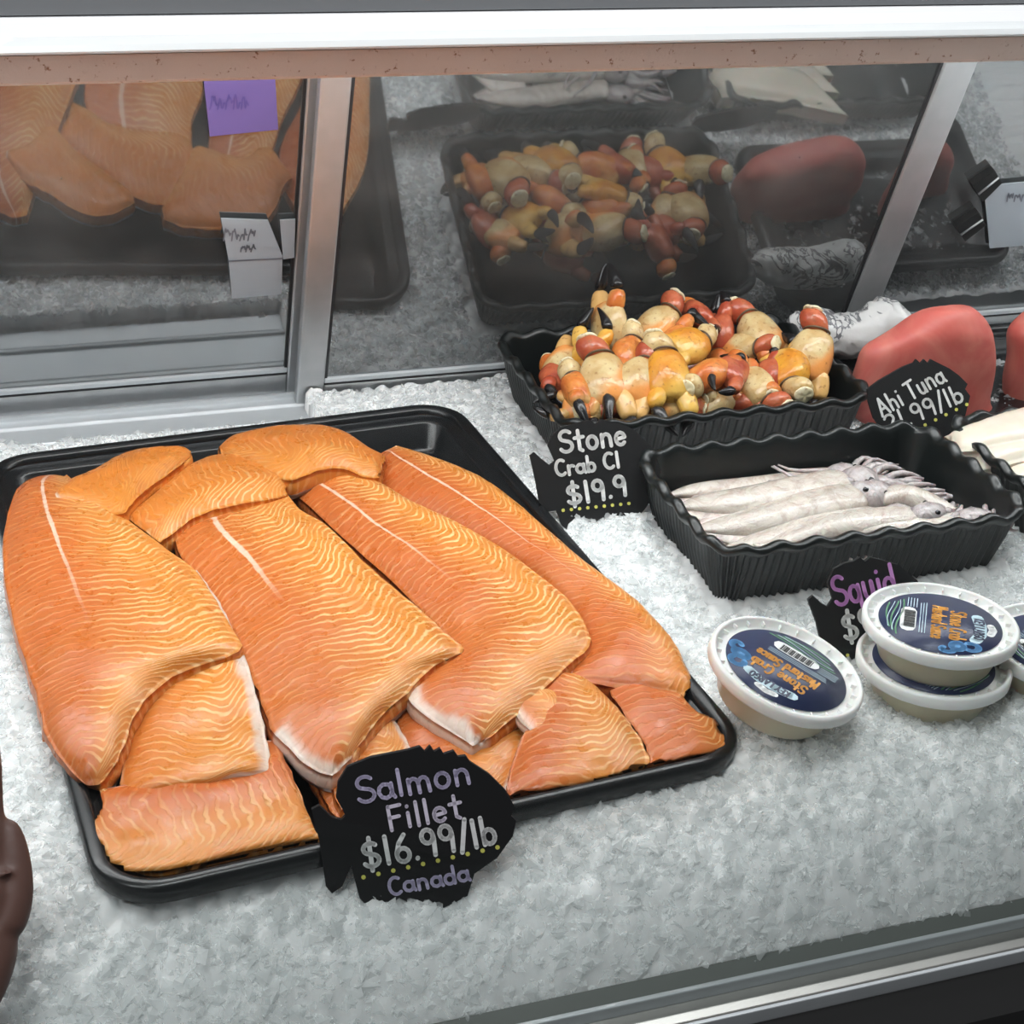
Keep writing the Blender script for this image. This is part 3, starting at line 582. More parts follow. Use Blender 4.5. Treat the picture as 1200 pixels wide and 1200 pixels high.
# ------------------------------------------------------------------ stone crab claws
def claw_mat(name, a, b, sc=45, rough=.24, tip=None):
    n = NT(name); ob = n.obj(); f = n.noise(ob, sc, 3., .6); g = n.noise(ob, 220., 2.); sp = n.new('ShaderNodeSeparateXYZ'); n.t.links.new(ob, sp.inputs[0])
    col = n.mix(n.sstep(f, .38, .64), a, b)
    if tip: col = n.mix(n.sstep(n.m('ADD', n.m('MULTIPLY', sp.outputs[2], -1.0), n.m('ADD', sp.outputs[0], n.m('MULTIPLY', f, .022))), .012, .030), col, tip)
    col = n.mix(n.sstep(g, .60, .70, 0, .5), col, c4(.22, .08, .025)); n.set(Base_Color=col, Roughness=rough, Specular_IOR_Level=.5); n.bump(n.m('ADD', f, n.m('MULTIPLY', g, .4)), .45, .003); return n.mat
M['cl_cream'] = claw_mat('cream_shell', c4(.64, .50, .26), c4(.52, .34, .14), tip=c4(.75, .30, .08)); M['cl_orange'] = claw_mat('orange_shell', c4(.56, .14, .03), c4(.66, .25, .055), tip=c4(.68, .40, .14))
M['cl_yellow'] = claw_mat('yellow_shell', c4(.68, .32, .035), c4(.60, .22, .025), tip=c4(.70, .42, .09)); M['cl_red'] = claw_mat('red_shell', c4(.38, .065, .03), c4(.50, .13, .055))
M['cl_black'] = plain('black_claw_tip', c4(.012, .011, .012), .22); M['cl_joint'] = plain('dark_joint', c4(.10, .06, .03), .5, var=.4); M['cl_white'] = claw_mat('ivory_joint_face', c4(.85, .79, .60), c4(.74, .66, .42), 60)
def ellip_path(stations, n=14):       # stations: (x, yc, zc, ry, rz)
    sg = lambda t, e: math.copysign(abs(t)**e, t)
    return loft([[np.array([x+.0010*math.sin(5*a+zc*900), yc+ry*sg(math.cos(a), .86)*(1+.07*math.sin(2*a+x*120)), zc+rz*sg(math.sin(a), .92)*(1+.06*math.cos(3*a+x*90))]) for a in np.linspace(0, 2*math.pi, n, endpoint=False)] for x, yc, zc, ry, rz in stations])
def claw_meshes():
    d = {}
    d['palm'] = ellip_path([(-.024, 0, -.001, .003, .004), (-.023, 0, -.001, .010, .012), (-.018, 0, 0, .0135, .0165), (-.008, 0, .001, .0155, .0205), (.004, 0, .001, .0150, .0215), (.014, 0, .0005, .0125, .0200), (.021, 0, 0, .0100, .0165), (.0245, 0, 0, .006, .010)])
    d['lower_finger'] = ellip_path([(.010, 0, -.008, .010, .011), (.021, 0, -.012, .0092, .0095), (.031, 0, -.0140, .0078, .0078), (.038, 0, -.0135, .0066, .0066)])
    d['lower_tip'] = ellip_path([(.037, 0, -.0136, .0068, .0068), (.046, 0, -.0110, .0056, .0056), (.055, 0, -.0065, .0036, .0036), (.060, 0, -.003, .001, .001)])
    d['upper_finger'] = ellip_path([(.012, 0, .009, .0085, .0095), (.023, 0, .0150, .0080, .0085), (.033, 0, .0160, .0068, .0070)])
    d['upper_tip'] = ellip_path([(.032, 0, .0160, .0069, .0071), (.042, 0, .0140, .0058, .0058), (.053, 0, .0070, .0036, .0036), (.060, 0, .001, .001, .001)])
    d['wrist'] = ellip_path([(-.043, 0, .006, .004, .005), (-.041, 0, .006, .010, .0105), (-.034, 0, .005, .0125, .0135), (-.027, 0, .002, .0115, .0125), (-.022, 0, 0, .008, .010)])
    d['joint_face'] = ellip_path([(-.0455, 0, .007, .002, .002), (-.0452, 0, .007, .0085, .009), (-.0425, 0, .0062, .0088, .0093), (-.0415, 0, .006, .006, .006)])
    rg = [[np.array([-.0245+.0012*math.cos(b), (.0098+.0012*math.sin(b))*math.cos(a), -.0005+(.0115+.0012*math.sin(b))*math.sin(a)]) for b in np.linspace(0, 2*math.pi, 6, endpoint=False)] for a in np.linspace(0, 2*math.pi, 20, endpoint=False)]
    v = [p for r in rg for p in r]; f = []
    for i in range(20):
        for j in range(6): f.append((i*6+j, i*6+(j+1) % 6, ((i+1) % 20)*6+(j+1) % 6, ((i+1) % 20)*6+j))
    d['joint_ring'] = (v, f); return d
CM = claw_meshes(); claw_data = {}
KIND = {'c': ('cl_cream', 'cl_orange', 'cl_red'), 'o': ('cl_orange', 'cl_orange', 'cl_cream'), 'y': ('cl_yellow', 'cl_yellow', 'cl_cream'), 'r': ('cl_red', 'cl_red', 'cl_orange')}
def claw(label, px, py, z, ang, roll, pitch, s, kind):
    for _ in range(60):
        P = onz(px, py, z); q = loc(P)
        if q[1] > TUBS[0][2]+.052: break
        z -= .001
    q[0] = min(max(q[0], TUBS[0][0]+.038), TUBS[0][1]-.036); q[1] = min(q[1], TUBS[0][3]-.03); q[2] = max(q[2], .004); P = W(*q)
    e = onz(px+math.cos(math.radians(ang))*20, py-math.sin(math.radians(ang))*20, z)-P; yw = math.atan2(e[1], e[0])
    root = thing('crab_claw', label, 'crab claw', P, 'stone crab claws heaped in the black tub')
    root.rotation_euler = (Matrix.Rotation(yw, 3, 'Z')@Matrix.Rotation(math.radians(pitch), 3, 'Y')@Matrix.Rotation(math.radians(roll), 3, 'X')).to_euler()
    root.scale = (s, s, s)
    a, b, c = KIND[kind]
    def part(nm, key, mk, par):
        kk = (key, mk)
        if kk not in claw_data:
            me = bpy.data.meshes.new(nm); v, f = CM[key]; me.from_pydata([tuple(q) for q in v], [], f); me.polygons.foreach_set('use_smooth', [True]*len(f)); me.materials.append(M[mk]); me.update(); claw_data[kk] = me
        o = bpy.data.objects.new(nm, claw_data[kk]); COL.objects.link(o); o.parent = par
        sb = o.modifiers.new('subdivision', 'SUBSURF'); sb.levels = 1; sb.render_levels = 1; return o
    part('palm', 'palm', a, root); lo = part('fixed_finger', 'lower_finger', b, root); part('black_tip', 'lower_tip', 'cl_black', lo)
    up = part('movable_finger', 'upper_finger', b, root); part('black_tip', 'upper_tip', 'cl_black', up)
    part('wrist', 'wrist', c, root); part('joint_ring', 'joint_ring', 'cl_joint', root); part('joint_face', 'joint_face', 'cl_white', root); return root
COLN = {'c': 'cream', 'o': 'orange', 'y': 'yellow', 'r': 'red'}
CL = [  # px, py, z, image angle, roll, pitch, scale, kind, where
 (640, 452, .035, 330, 60, 0, .85, 'r', 'red crab claw at the left end of the heap'),
 (660, 432, .045, 30, 100, -25, .80, 'c', 'cream crab claw standing behind the red one at the left end'),
 (713, 390, .070, 110, 20, -55, 1.0, 'c', 'tall cream crab claw pointing up at the left of the heap'),
 (738, 424, .060, 250, 40, 20, .85, 'o', 'orange crab claw below the tall upright cream one'),
 (690, 425, .055, 75, 70, -40, .85, 'y', 'yellow-orange crab claw with a dark tip left of the upright one'),
 (708, 452, .055, 300, 100, 30, 1.05, 'c', 'big round cream crab claw at the left front of the heap'),
 (676, 466, .045, 300, 30, 10, .85, 'o', 'orange crab claw wedged at the left front'),
 (674, 484, .040, 170, 60, 0, .70, 'c', 'small cream crab claw at the front left rim'),
 (748, 452, .055, 225, 60, 20, .95, 'c', 'long cream crab claw lying diagonal near the heap centre'),
 (768, 478, .042, 175, 90, -8, .95, 'c', 'cream crab claw with orange end at the front rim'),
 (712, 484, .038, 10, 40, 0, .75, 'r', 'red crab claw leg along the front rim at left'),
 (768, 390, .068, 200, 100, 35, .95, 'c', 'cream crab claw facing left at the back centre'),
 (787, 412, .058, 40, 20, -20, .9, 'o', 'orange crab claw pointing up right at the back centre'),
 (806, 410, .068, 200, 60, 0, .85, 'y', 'yellow crab claw on top of the heap centre'),
 (783, 446, .060, 300, 80, 30, 1.0, 'y', 'large yellow crab claw curving down at the heap centre'),
 (762, 428, .050, 190, 60, 10, .7, 'c', 'crab claw showing black tips at the heap centre'),
 (818, 374, .070, 300, 60, -10, .8, 'r', 'reddish crab claw at the very top of the heap'),
 (842, 398, .055, 95, 20, -30, .85, 'r', 'dark crab claw at the back right of the heap'),
 (893, 397, .062, 330, 80, 20, 1.0, 'c', 'round cream crab claw at the back right'),
 (868, 412, .052, 160, 70, 20, .8, 'c', 'cream crab claw tucked under the round one at the right'),
 (950, 422, .060, 250, 80, 45, 1.0, 'c', 'big cream crab claw at the right end of the heap'),
 (922, 438, .052, 120, 60, -10, .95, 'y', 'yellow crab claw with open pincers near the right end'),
 (828, 446, .052, 30, 50, 0, .95, 'o', 'coral orange crab claw right of the heap centre'),
 (858, 440, .056, 230, 70, 0, .75, 'r', 'crab claw with black tips pointing down near the right centre'),
 (884, 458, .048, 150, 60, -10, .85, 'c', 'cream crab claw end-on at the front right'),
 (836, 476, .042, 20, 100, -20, .75, 'c', 'pale triangular crab claw at the front rim centre'),
 (868, 478, .036, 350, 50, 0, .75, 'r', 'red crab claw leg along the front rim at right'),
 (912, 466, .040, 30, 90, -10, .65, 'c', 'small ivory crab claw at the front right rim'),
 (898, 446, .046, 100, 40, -10, .75, 'r', 'brick red crab claw between cream and yellow ones at right'),
 (805, 478, .030, 180, 60, 0, .8, 'o', 'orange crab claw low at the front rim centre'),
 (850, 462, .034, 20, 60, 0, .8, 'o', 'orange crab claw low in the heap at right'),
 (735, 470, .030, 160, 60, 0, .8, 'o', 'orange crab claw low in the heap at left'),
 (720, 425, .035, 20, 60, 0, .8, 'r', 'red crab claw deep in the heap at left'),
 (800, 432, .036, 200, 60, 0, .85, 'r', 'red crab claw deep in the heap at centre'),
 (880, 425, .036, 10, 60, 0, .85, 'o', 'orange crab claw deep in the heap at right'),
]
for px, py, z, ang, roll, pit_, s, k, lab in CL: claw(lab, px, py-4, z+.006, ang, roll, pit_, s*1.15, k)
n = NT('clear_plastic_bag'); tr = n.new('ShaderNodeBsdfTransparent'); tr.inputs[0].default_value = (.9, .93, .95, 1); g2 = n.new('ShaderNodeBsdfGlossy'); g2.inputs['Roughness'].default_value = .12
mx = n.new('ShaderNodeMixShader'); mx.inputs[0].default_value = .10; n.t.links.new(tr.outputs[0], mx.inputs[1]); n.t.links.new(g2.outputs[0], mx.inputs[2]); n.t.links.new(mx.outputs[0], n.out.inputs[0]); M['clear'] = n.mat

# ------------------------------------------------------------------ squid
def squid_mat(nm, a, b):
    n = NT(nm); f = n.noise(n.obj(), 34., 5., .7, 1.6); g = n.noise(n.obj(), 300., 2.)
    col = n.mix(n.sstep(f, .38, .72), a, b); col = n.mix(n.sstep(g, .62, .7, 0., .35), col, c4(.33, .22, .22))
    n.set(Base_Color=col, Roughness=.17, Specular_IOR_Level=.7, Subsurface_Weight=.2, Subsurface_Scale=.006, Coat_Weight=.4, Coat_Roughness=.06); n.bump(f, .6, .005); return n.mat
M['squid'] = squid_mat('wet_squid', c4(.60, .54, .48), c4(.42, .34, .29)); M['squid_fin'] = squid_mat('squid_fin', c4(.72, .62, .56), c4(.45, .34, .32)); M['squid_head'] = squid_mat('squid_head', c4(.46, .41, .40), c4(.24, .19, .20))
M['eye'] = plain('dark_eye', c4(.01, .01, .012), .08)
def squid(label, a, b, z, w, tl, seed):
    r = random.Random(seed); A = onz(*a, z); B = onz(*b, z+.002)
    lo_y = TUBS[1][2]+.020+w; A, B = [W(q[0], max(q[1], lo_y), q[2]) for q in (loc(A), loc(B))]
    d = B-A; L = np.linalg.norm(d); d /= L; s = np.cross(Z1, d); s /= np.linalg.norm(s)
    root = thing('squid', label, 'squid', (A+B)/2-Z1*w*.6, 'whole squid laid in the black tub')
    prof = [(0, .06), (.04, .22), (.12, .5), (.25, .78), (.45, .97), (.65, 1.0), (.85, .96), (.97, .86), (1.0, .70)]
    rings = []
    for t, k in prof:
        c = A+d*L*t+s*.006*math.sin(t*4+seed)+Z1*.002*math.sin(t*7+seed)
        rings.append([c+w*k*(math.cos(q)*s+.62*math.sin(q)*Z1)*(1+.05*math.sin(3*q+t*6)) for q in np.linspace(0, 2*math.pi, 16, endpoint=False)])
    v, f = loft(rings); o = mesh('mantle', v, f, M['squid'], root, True, (A+B)/2); o.modifiers.new('subdivision', 'SUBSURF').render_levels = 2
    fv, ff = [], []
    for sg in (-1, 1):
        k = len(fv)
        for i, (t, ww) in enumerate([(.0, .1), (.10, .9), (.2, 1.7), (.30, 1.9), (.42, 1.2)]):
            c = A+d*L*t; base = c+s*sg*w*.35*min(1, t*5)-Z1*.001; tip = c+s*sg*w*ww*.85-Z1*.004*ww
            fv += [base+Z1*.002, tip+Z1*.0008, tip-Z1*.0008, base-Z1*.002]
        ff += [tuple(q if sg > 0 else reversed(q)) for q in [tuple(x+k for x in p) for p in grid_faces(5, 4, True)]]
    mesh('fin', fv, ff, M['squid_fin'], root, True, A)
    H = B+d*.014; hv, hf = tube([B-d*.004, B+d*.006, B+d*.016, B+d*.026, B+d*.031], [w*.5, w*.72, w*.8, w*.62, w*.3], 12, .8)
    hd = mesh('head', hv, hf, M['squid_head'], root, True, H)
    for sg in (-1, 1):
        c = B+d*.016+s*sg*w*.52+Z1*w*.38
        v, f = ellip_path([(-.0027, 0, 0, .001, .001), (-.0019, 0, 0, .0019, .0019), (0, 0, 0, .0027, .0027), (.0019, 0, 0, .0019, .0019), (.0027, 0, 0, .001, .001)], 10)
        mesh('eye', [p+c for p in v], f, M['eye'], hd, True, c)
    for i in range(6):
        st = B+d*.028+s*(i-2.5)*w*.18; q = (i-2.5)*.16+r.uniform(-.15, .15); pts = []
        for k in range(8):
            t = k/7; pts.append(st+d*tl*t*math.cos(q)+s*(tl*t*math.sin(q)+.006*math.sin(t*5+i+seed))+Z1*(.003*math.sin(t*6+i)-.004*t))
        v, f = tube(pts, [w*.25*(1-.75*k/7) for k in range(8)], 7); mesh('tentacle', v, f, M['squid_head'], root, True, st)
    return root
squid('greyish squid lying beneath the others toward the right end', (890, 600), (1050, 592), .002, .020, .045, 8)
squid('slender squid lying along the back of the tub, tail at left', (784, 586), (972, 558), .012, .0165, .05, 1)
squid('broad white squid with fin showing, second from the back', (796, 600), (992, 568), .020, .0245, .05, 2)
squid('long squid lying in the middle of the tub', (812, 622), (1010, 584), .022, .0225, .055, 3)
squid('squid near the front wall of the tub with tentacles at right', (836, 642), (1036, 610), .016, .0205, .06, 4)
squid('squid crossing the others with tentacles draped leftward', (1120, 596), (1035, 580), .026, .015, .075, 9)
squid('squid at the front of the tub, eye visible at right', (890, 646), (1072, 606), .022, .0175, .030, 5)
squid('squid in the front right corner of the tub', (950, 648), (1136, 622), .018, .0165, .022, 6)

# ------------------------------------------------------------------ white fish, tuna, bag
n = NT('white_fish_flesh'); f = n.noise(n.obj(), 20., 3., .6, 1.2); n.set(Base_Color=n.mix(f, c4(.74, .69, .60), c4(.66, .55, .43)), Roughness=.25, Subsurface_Weight=.25, Subsurface_Scale=.008); n.bump(f, .3, .002); M['whitefish'] = n.mat
for lab, secs, zs in [('pale fish fillet lying at the back of the right-edge tub', [(1108, 512, 1120, 530), (1140, 498, 1150, 528), (1185, 482, 1195, 520), (1240, 470, 1250, 510)], [.030, .036, .040, .036]),
                      ('pale fish fillet in the middle of the right-edge tub', [(1130, 532, 1148, 552), (1165, 515, 1180, 545), (1210, 502, 1228, 535), (1270, 495, 1280, 525)], [.022, .030, .034, .030]),
                      ('pale fish fillet at the front of the right-edge tub', [(1160, 556, 1180, 575), (1195, 540, 1215, 568), (1240, 525, 1260, 560), (1300, 520, 1310, 550)], [.014, .022, .026, .022])]:
    fillet(lab, secs, zs, .010, .022, .5, 0, .2, 0, (0, 0, 0, 0), 'white_fish_fillet', 'white fish fillets in the right tub', 24, 14, 'fish fillet', ('whitefish', 'whitefish'), .002, -.03)
n = NT('tuna_flesh'); f = n.noise(n.obj(), 14., 4., .6, .8); g = n.noise(n.obj(), 120., 2.)
n.set(Base_Color=n.mix(n.sstep(f, .35, .7), c4(.50, .10, .08), c4(.60, .19, .15)), Roughness=.5, Subsurface_Weight=.2, Subsurface_Scale=.008); n.bump(g, .2, .001); M['tuna'] = n.mat
tray_obj('serving_tray', 'low black tray under the red tuna loins', .17, .115, .03, .012, .022, .80, .255, True)
def loin(label, secs, y_foot, depth):
    # silhouettes traced on an upright plane through the loin, swollen in depth
    A = W(0, y_foot, 0); S = catmull(secs, 20); rings = []
    for (lx, ly, rx, ry) in S:
        L = onp(lx, ly, A, Y1); R_ = onp(rx, ry, A, Y1); c = (L+R_)/2; hx = (R_-L)/2; w = np.linalg.norm(hx); dp = min(depth, .25*depth+w*.35)
        rings.append([c+hx*math.copysign(abs(math.cos(a))**.62, math.cos(a))+Y1*dp*math.copysign(abs(math.sin(a))**.9, math.sin(a)) for a in np.linspace(0, 2*math.pi, 28, endpoint=False)])
    v, f = loft(rings); v = [p+.0030*np.array([mnoise.noise(Vector(p*30)), mnoise.noise(Vector(p*30+9)), mnoise.noise(Vector(p*30+5))]) for p in map(np.asarray, v)]
    f = [tuple(reversed(q)) for q in f]
    zc = min(p[2] for p in v); c = np.mean(v, 0); root = thing('tuna_loin', label, 'tuna loin', (c[0], c[1], zc), 'red tuna loins on ice'); mesh('flesh', v, f, M['tuna'], root, True, c); return root
loin('large red tuna loin standing behind the Ahi Tuna sign', [(1112, 359, 1140, 361), (1092, 366, 1152, 371), (1055, 384, 1160, 390), (1015, 408, 1163, 420), (1003, 430, 1161, 450), (1000, 455, 1158, 468), (1002, 490, 1166, 488)], .215, .024)
loin('dark red tuna loin cut off by the right edge', [(1205, 368, 1260, 368), (1186, 388, 1285, 390), (1182, 420, 1290, 425), (1178, 445, 1292, 450), (1176, 476, 1292, 480)], .235, .026)
# crumpled printed bag
n = NT('printed_bag_plastic'); w = n.noise(n.obj(), 22., 3., .6, 2.0); pr_ = n.sstep(n.m('ABSOLUTE', n.m('SUBTRACT', w, .5)), .018, .04); big = n.noise(n.obj(), 13., 1.)
n.set(Base_Color=n.mix(n.m('MAXIMUM', pr_, n.sstep(big, .52, .56)), c4(.12, .12, .13), c4(.56, .56, .55)), Roughness=.35); n.bump(n.noise(n.obj(), 60., 4.), .5, .004); M['bag'] = n.mat
A = W(0, .33, 0); bag_secs = [(918, 378, 922, 386), (935, 366, 938, 402), (960, 364, 962, 412), (990, 366, 995, 416), (1015, 361, 1022, 410), (1035, 350, 1045, 398), (1055, 352, 1062, 390), (1066, 366, 1070, 378)]
S = catmull(bag_secs, 46); rings = []
for (lx, ly, rx, ry) in S:
    L = onp(lx, ly, A, Y1); R_ = onp(rx, ry, A, Y1); c = (L+R_)/2; h = (R_-L)/2; wd = np.linalg.norm(h)
    rings.append([c+h*math.cos(a)+Y1*wd*.9*math.sin(a) for a in np.linspace(0, 2*math.pi, 40, endpoint=False)])
v, f = loft(rings); vv = []
for p in v:
    q = Vector(p); k = mnoise.turbulence(q*38, 3, True)-.55; k2 = abs(mnoise.noise(q*75)); c = np.array([.0]); vv.append(np.asarray(p)+np.array([mnoise.noise(q*50)*.004, k*.006, .006*k-.005*k2]))
bag = mesh('plastic_bag', vv, f, M['bag'], None, True, np.mean(vv, 0)); tag(bag, 'crumpled white printed plastic bag between the crab tub and tuna', 'bag')

# ------------------------------------------------------------------ sauce cups
n = NT('mustard_sauce_cup'); f = n.noise(n.obj(), 14., 2.); n.set(Base_Color=n.mix(f, c4(.60, .53, .37), c4(.68, .62, .46)), Roughness=.3, Subsurface_Weight=.3, Subsurface_Scale=.01, Coat_Weight=.3); M['cup'] = n.mat
n = NT('white_lid_plastic'); n.set(Base_Color=c4(.86, .86, .84), Roughness=.3, Subsurface_Weight=.15, Subsurface_Scale=.004); M['lid'] = n.mat
M['label_navy'] = plain('navy_label', c4(.018, .028, .085), .35); M['label_white'] = plain('white_print', c4(.85, .86, .86), .45); M['label_orange'] = plain('orange_print', c4(.80, .36, .04), .45)
M['label_blue'] = plain('blue_print', c4(.05, .25, .55), .45); M['label_green'] = plain('green_print', c4(.10, .28, .14), .45); M['label_grey'] = plain('dark_bars', c4(.03, .03, .03), .5); M['label_pale'] = plain('pale_blue_print', c4(.55, .72, .80), .45)
def cup(label, C, nrm, rd, detail=True, R=.0585, H=.036):
    C = np.asarray(C, float); nz = np.asarray(nrm, float); nz /= np.linalg.norm(nz)
    ex = np.asarray(rd, float); ex = ex-nz*(ex@nz); ex /= np.linalg.norm(ex); ey = np.cross(nz, ex)
    mp = lambda x, y, z: C+ex*x+ey*y+nz*z
    root = thing('sauce_cup', label, 'sauce cup', mp(0, 0, -H), 'round tubs of mustard sauce')
    def turned(nm, prof, mat, par, cap=True):
        rg = [[mp(r*math.cos(a), r*math.sin(a), z) for a in np.linspace(0, 2*math.pi, 64, endpoint=False)] for r, z in prof]
        v, f = loft(rg, False, cap); return mesh(nm, v, f, mat, par, True, C)
    turned('cup_body', [(.001, -H), (.040, -H), (.0425, -H+.003), (.050, -.011), (.053, -.008)], M['cup'], root, False)
    lid = turned('lid', [(.053, -.0105), (.0572, -.0105), (.0585, -.009), (.0588, -.002), (.0575, 0), (.0555, .0002), (.0545, -.001), (.0530, -.0055), (.0500, -.0062), (.0482, -.0050), (.001, -.004)], M['lid'], root)
    for k in range(24):
        a = 2*math.pi*k/24; c = mp(0.0522*math.cos(a), 0.0522*math.sin(a), -.0032); rr = ex*math.cos(a)+ey*math.sin(a)
        mesh('lid_rib', *box_pts(c, rr, np.cross(nz, rr), nz, 0.0024, .0004, .0015), M['lid'], lid, False, c)
    lab = turned('label', [(.0462, -.0040), (.0462, -.0037), (.001, -.0036)], M['label_navy'], root)
    Rl = .0455
    def pr2(nm, strokes, wd, mat, z): return mesh(nm, *ribbon(strokes, wd, lambda q: mp(q[0]*Rl, q[1]*Rl, z)), M[mat], lab, False, C)
    def txt(t, cx, y, h, width, mat, wd):
        st, w = text_strokes(t, .12); k = width/w; pr2('lettering', [[(cx-width/2+a*k, y+b*h) for a, b in s] for s in st], wd, mat, -.0032)
    # KEY LARGO banner
    pr2('banner', [[(-.38, .60), (-.1, .66), (.2, .66), (.42, .58)]], .20, 'label_pale', -.0034)
    txt('KEY LARGO', .02, .56, .15, .70, 'label_navy', .035)
    pr2('emblem', [[(-.16, .82), (-.02, .86), (.14, .82)]], .13, 'label_white', -.0034)
    txt('Stone Crab', .02, .17, .25, 1.0, 'label_orange', .042); txt('Mustard Sauce', .0, -.13, .23, 1.12, 'label_orange', .042)
    # blue crab
    pr2('blue_crab', [arc(.70, .30, .13, .10, 0, 360, 12), [(.62, .28), (.8, .30)], arc(.66, .52, .12, .12, -30, 210, 8), arc(.86, .14, .08, .1, -140, 90, 7)], .11, 'label_blue', -.0034)
    # barcode
    pr2('barcode_ground', [[(-.25, -.52), (.33, -.52)]], .26, 'label_white', -.0034)
    bars = []; x = -.22; r = random.Random(3)
    bw = [mesh('barcode_bars', *merge(*[box_pts(mp((-.25+.55*i/16)*Rl, -.50*Rl, -.0032), ex, ey, nz, Rl*(.007+.006*(i*7 % 3)), Rl*.09, .00008) for i in range(17)]), M['label_grey'], lab, False, C)]
    # small print and green waves
    pr2('small_print', [[(-.62+.02*k, -.24-.045*k+.0), (.45, -.24-.045*k)] for k in range(3)], .012, 'label_pale', -.0033)
    pr2('small_print', [[(-.72, -.40-.05*k), (-.40, -.40-.05*k)] for k in range(4)], .013, 'label_pale', -.0033)
    pr2('green_waves', [[(x, -.66-.09*k-.05*math.sin(x*4+k)) for x in np.linspace(-.62+.10*k, .62-.10*k, 12)] for k in range(3)], .028, 'label_green', -.0034)
    pr2('white_wave', [[(x, -.72-.09*k-.05*math.sin(x*4+k)) for x in np.linspace(-.58+.10*k, .5-.1*k, 12)] for k in range(2)], .012, 'label_pale', -.0033)
    return root
C1 = np.array([.2724, -.2618, .0378]); N1 = np.array([.1881, -.1267, .974])
rd1 = onp(862, 762, C1, N1)-onp(950, 815, C1, N1)
cup('mustard sauce cup tilted on the ice between salmon tray and stacked cups', C1, N1, rd1)
C2 = np.array([.411, -.2542, .0458]); N2 = np.array([.0089, .0481, .9988])
rd2 = onp(1126, 752, C2, N2)-onp(1128, 708, C2, N2)
cup('upper mustard sauce cup of the stack of two', C2, N2, rd2)
cup('lower mustard sauce cup of the stack of two, half sunk in ice', C2-N2*.0322+np.array([-.002, -.003, 0]), N2, (1, .3, 0))
cup('mustard sauce cup cut off by the right edge of the picture', onz(1243, 752, .020), (0, 0, 1), (0, -1, 0))

# ------------------------------------------------------------------ flat cards standing in for reflections in the door glass
M['reflection_purple'] = plain('purple_card_reflection', c4(.13, .09, .27), .5, var=.15, vs=20); M['reflection_white'] = plain('white_card_reflection', c4(.34, .38, .42), .5, var=.08); M['ink'] = plain('grey_ink', c4(.16, .17, .20), .6); M['ink_purple'] = plain('violet_ink', c4(.10, .07, .25), .6)
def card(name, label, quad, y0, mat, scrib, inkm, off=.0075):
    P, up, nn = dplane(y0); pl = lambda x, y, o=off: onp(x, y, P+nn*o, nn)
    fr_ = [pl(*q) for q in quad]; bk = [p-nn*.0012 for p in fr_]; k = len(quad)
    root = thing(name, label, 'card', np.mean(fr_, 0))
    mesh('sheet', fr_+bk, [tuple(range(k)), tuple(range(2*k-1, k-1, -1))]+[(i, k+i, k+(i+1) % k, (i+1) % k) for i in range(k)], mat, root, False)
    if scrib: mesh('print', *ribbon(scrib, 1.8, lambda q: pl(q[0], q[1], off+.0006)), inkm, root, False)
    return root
def scribble(x0, x1, y, h, n_, seed):
    r = random.Random(seed); out = []; xs_ = np.linspace(x0, x1, n_+1)
    for a, b in zip(xs_[:-1], xs_[1:]): out.append([(a+(b-a)*t, y-h*abs(math.sin(3.14*t*r.choice((1, 1.5, 2))))*r.uniform(.6, 1.1)) for t in np.linspace(0, .9, 8)])
    return out
card('reflected_card', 'reflection of a purple card, built flat on the left sliding door under the canopy', [(238, 88), (322, 84), (326, 152), (246, 160)], YL, M['reflection_purple'], scribble(246, 292, 128, 16, 5, 1), M['ink_purple'])
card('reflected_card', 'reflection of a tall white folded card, built flat on the left sliding door', [(259, 256), (314, 258), (331, 300), (330, 345), (272, 350), (268, 306)], YL, M['reflection_white'], scribble(262, 300, 282, 14, 4, 2)+scribble(282, 300, 295, 8, 3, 4)+[[(268, 306), (330, 303)]], M['ink'])
card('reflected_card', 'reflection of a small white card, built flat beside the door stile on the left door', [(328, 258), (346, 257), (345, 302), (332, 304)], YL, M['reflection_white'], None, None)
card('reflected_card', 'reflection of a white card with two black clips, built flat on the right door', [(1153, 218), (1215, 212), (1222, 286), (1160, 291)], YL, M['reflection_white'], scribble(1180, 1205, 236, 10, 3, 5), M['ink'])
for lab, q in [('upper black clip of the reflected white card at right, built on the glass', [(1140, 217), (1166, 200), (1174, 215), (1152, 237)]), ('lower black clip beside the reflected white card at right, built on the glass', [(1120, 266), (1147, 249), (1156, 264), (1131, 283)])]:
    P, up, nn = dplane(YL); fr_ = [onp(*k, P+nn*.013, nn) for k in q]; bk = [p-nn*.009 for p in fr_]
    root = thing('reflected_clip', lab, 'clip', np.mean(fr_, 0)); mesh('clip_body', fr_+bk, [(0, 1, 2, 3), (7, 6, 5, 4)]+[(i, 4+i, 4+(i+1) % 4, (i+1) % 4) for i in range(4)], M['base_black'], root, False)  # solid clip standing in for one seen only as a reflection
    e0 = (fr_[0]+fr_[3])/2+nn*.001; e1 = (fr_[1]+fr_[2])/2+nn*.001; mesh('wire_handle', *tube([e0, e1], .0012, 6), M['alu'], root)

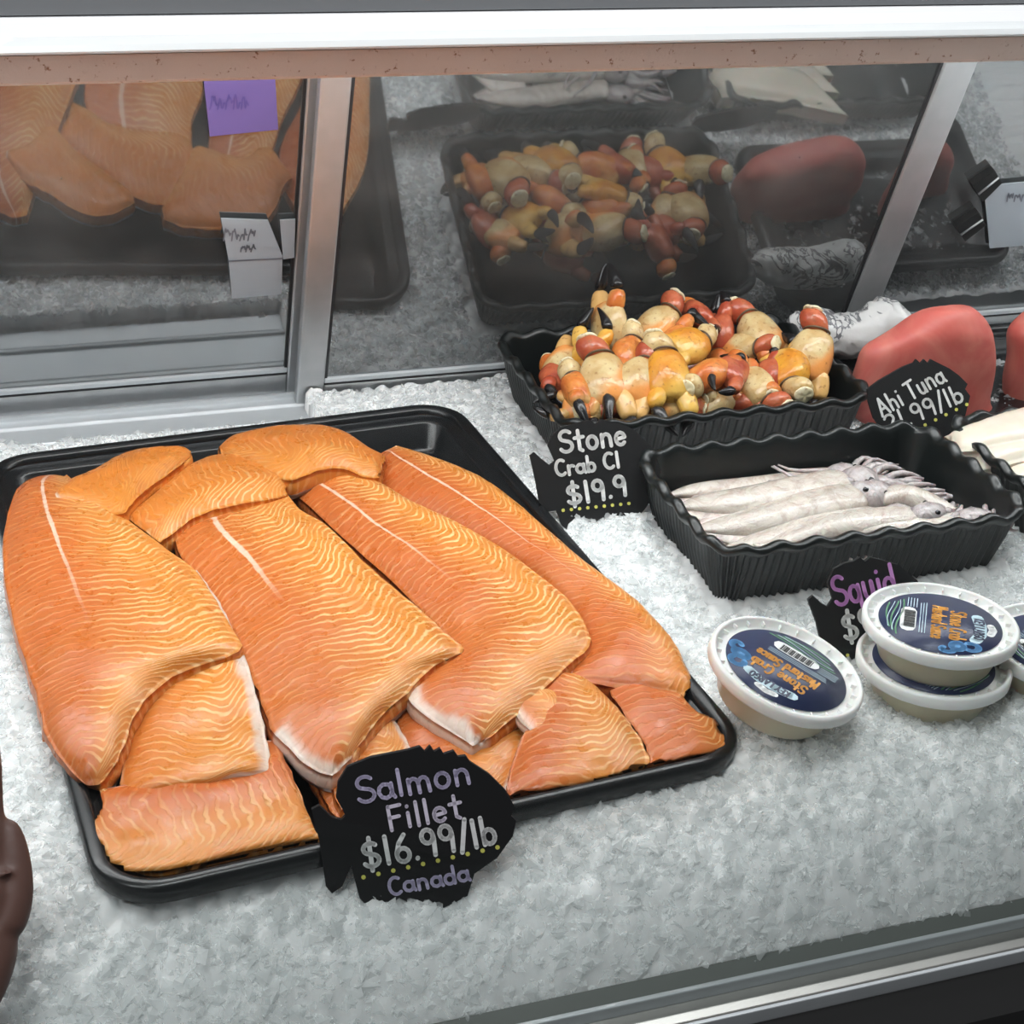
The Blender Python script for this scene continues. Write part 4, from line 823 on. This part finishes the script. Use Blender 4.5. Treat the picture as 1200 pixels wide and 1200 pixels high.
# ------------------------------------------------------------------ hand added on the glass, standing in for a finger over the lens
n = NT('brown_skin'); f = n.noise(n.obj(), 60., 3.); n.set(Base_Color=n.mix(f, c4(.085, .040, .030), c4(.11, .055, .042)), Roughness=.5, Subsurface_Weight=.1, Subsurface_Scale=.004); M['skin'] = n.mat
GP = W(0, -.410, -.101); gdir = W(0, .4355, .538); gdir = gdir/np.linalg.norm(gdir); GN = np.cross(X1, gdir); GN = GN if GN@(CAM-GP) > 0 else -GN
def gp(px, py, off): return onp(px, py, GP+GN*off, GN)
def hand():
    pts = [(-75, 1270, .024, .024), (-50, 1185, .022, .022), (-36, 1110, .018, .026), (-32, 1050, .016, .025), (-34, 990, .014, .022)]
    V_ = []; E = []; Rr = []
    for x, y, o, r in pts: V_.append(gp(x, y, o)); Rr.append((r, r*.6))
    E += [(i, i+1) for i in range(len(pts)-1)]
    def chain(root_i, ps):
        p = root_i
        for x, y, o, r in ps: V_.append(gp(x, y, o)); Rr.append((r, r)); E.append((p, len(V_)-1)); p = len(V_)-1
    chain(4, [(-14, 945, .012, .0095), (-14, 900, .013, .0088), (-16, 865, .011, .0082), (-18, 835, .009, .0066)])
    chain(4, [(-44, 930, .012, .0098), (-46, 880, .014, .0090), (-48, 838, .011, .0082), (-50, 803, .009, .0066)])
    chain(4, [(-72, 935, .012, .0095), (-78, 890, .014, .0088), (-80, 850, .011, .0080), (-82, 820, .009, .0064)])
    chain(3, [(-88, 985, .012, .0090), (-102, 930, .012, .0080), (-106, 890, .010, .0070), (-108, 865, .009, .0058)])
    chain(2, [(2, 1088, .017, .0150), (16, 1058, .016, .0130), (18, 1020, .014, .0112), (12, 985, .012, .0100), (4, 958, .010, .0070)])
    me = bpy.data.meshes.new('hand'); c = np.mean(V_, 0); me.from_pydata([tuple(np.asarray(p)-c) for p in V_], E, []); me.materials.append(M['skin'])
    o = bpy.data.objects.new('person', me); COL.objects.link(o); o.location = tuple(c)
    sk = o.modifiers.new('skin', 'SKIN'); sk.use_smooth_shade = True
    for i, s in enumerate(me.skin_vertices[0].data): s.radius = Rr[i]; s.use_root = (i == 0)
    o.modifiers.new('subdivision', 'SUBSURF').render_levels = 2
    rm = o.modifiers.new('remesh', 'REMESH'); rm.mode = 'VOXEL'; rm.voxel_size = .0016; rm.use_smooth_shade = True
    sm_ = o.modifiers.new('smooth', 'SMOOTH'); sm_.factor = .5; sm_.iterations = 14
    tag(o, 'brown hand standing in for a finger over the lens, set on the front glass at the left edge', 'person')
hand()
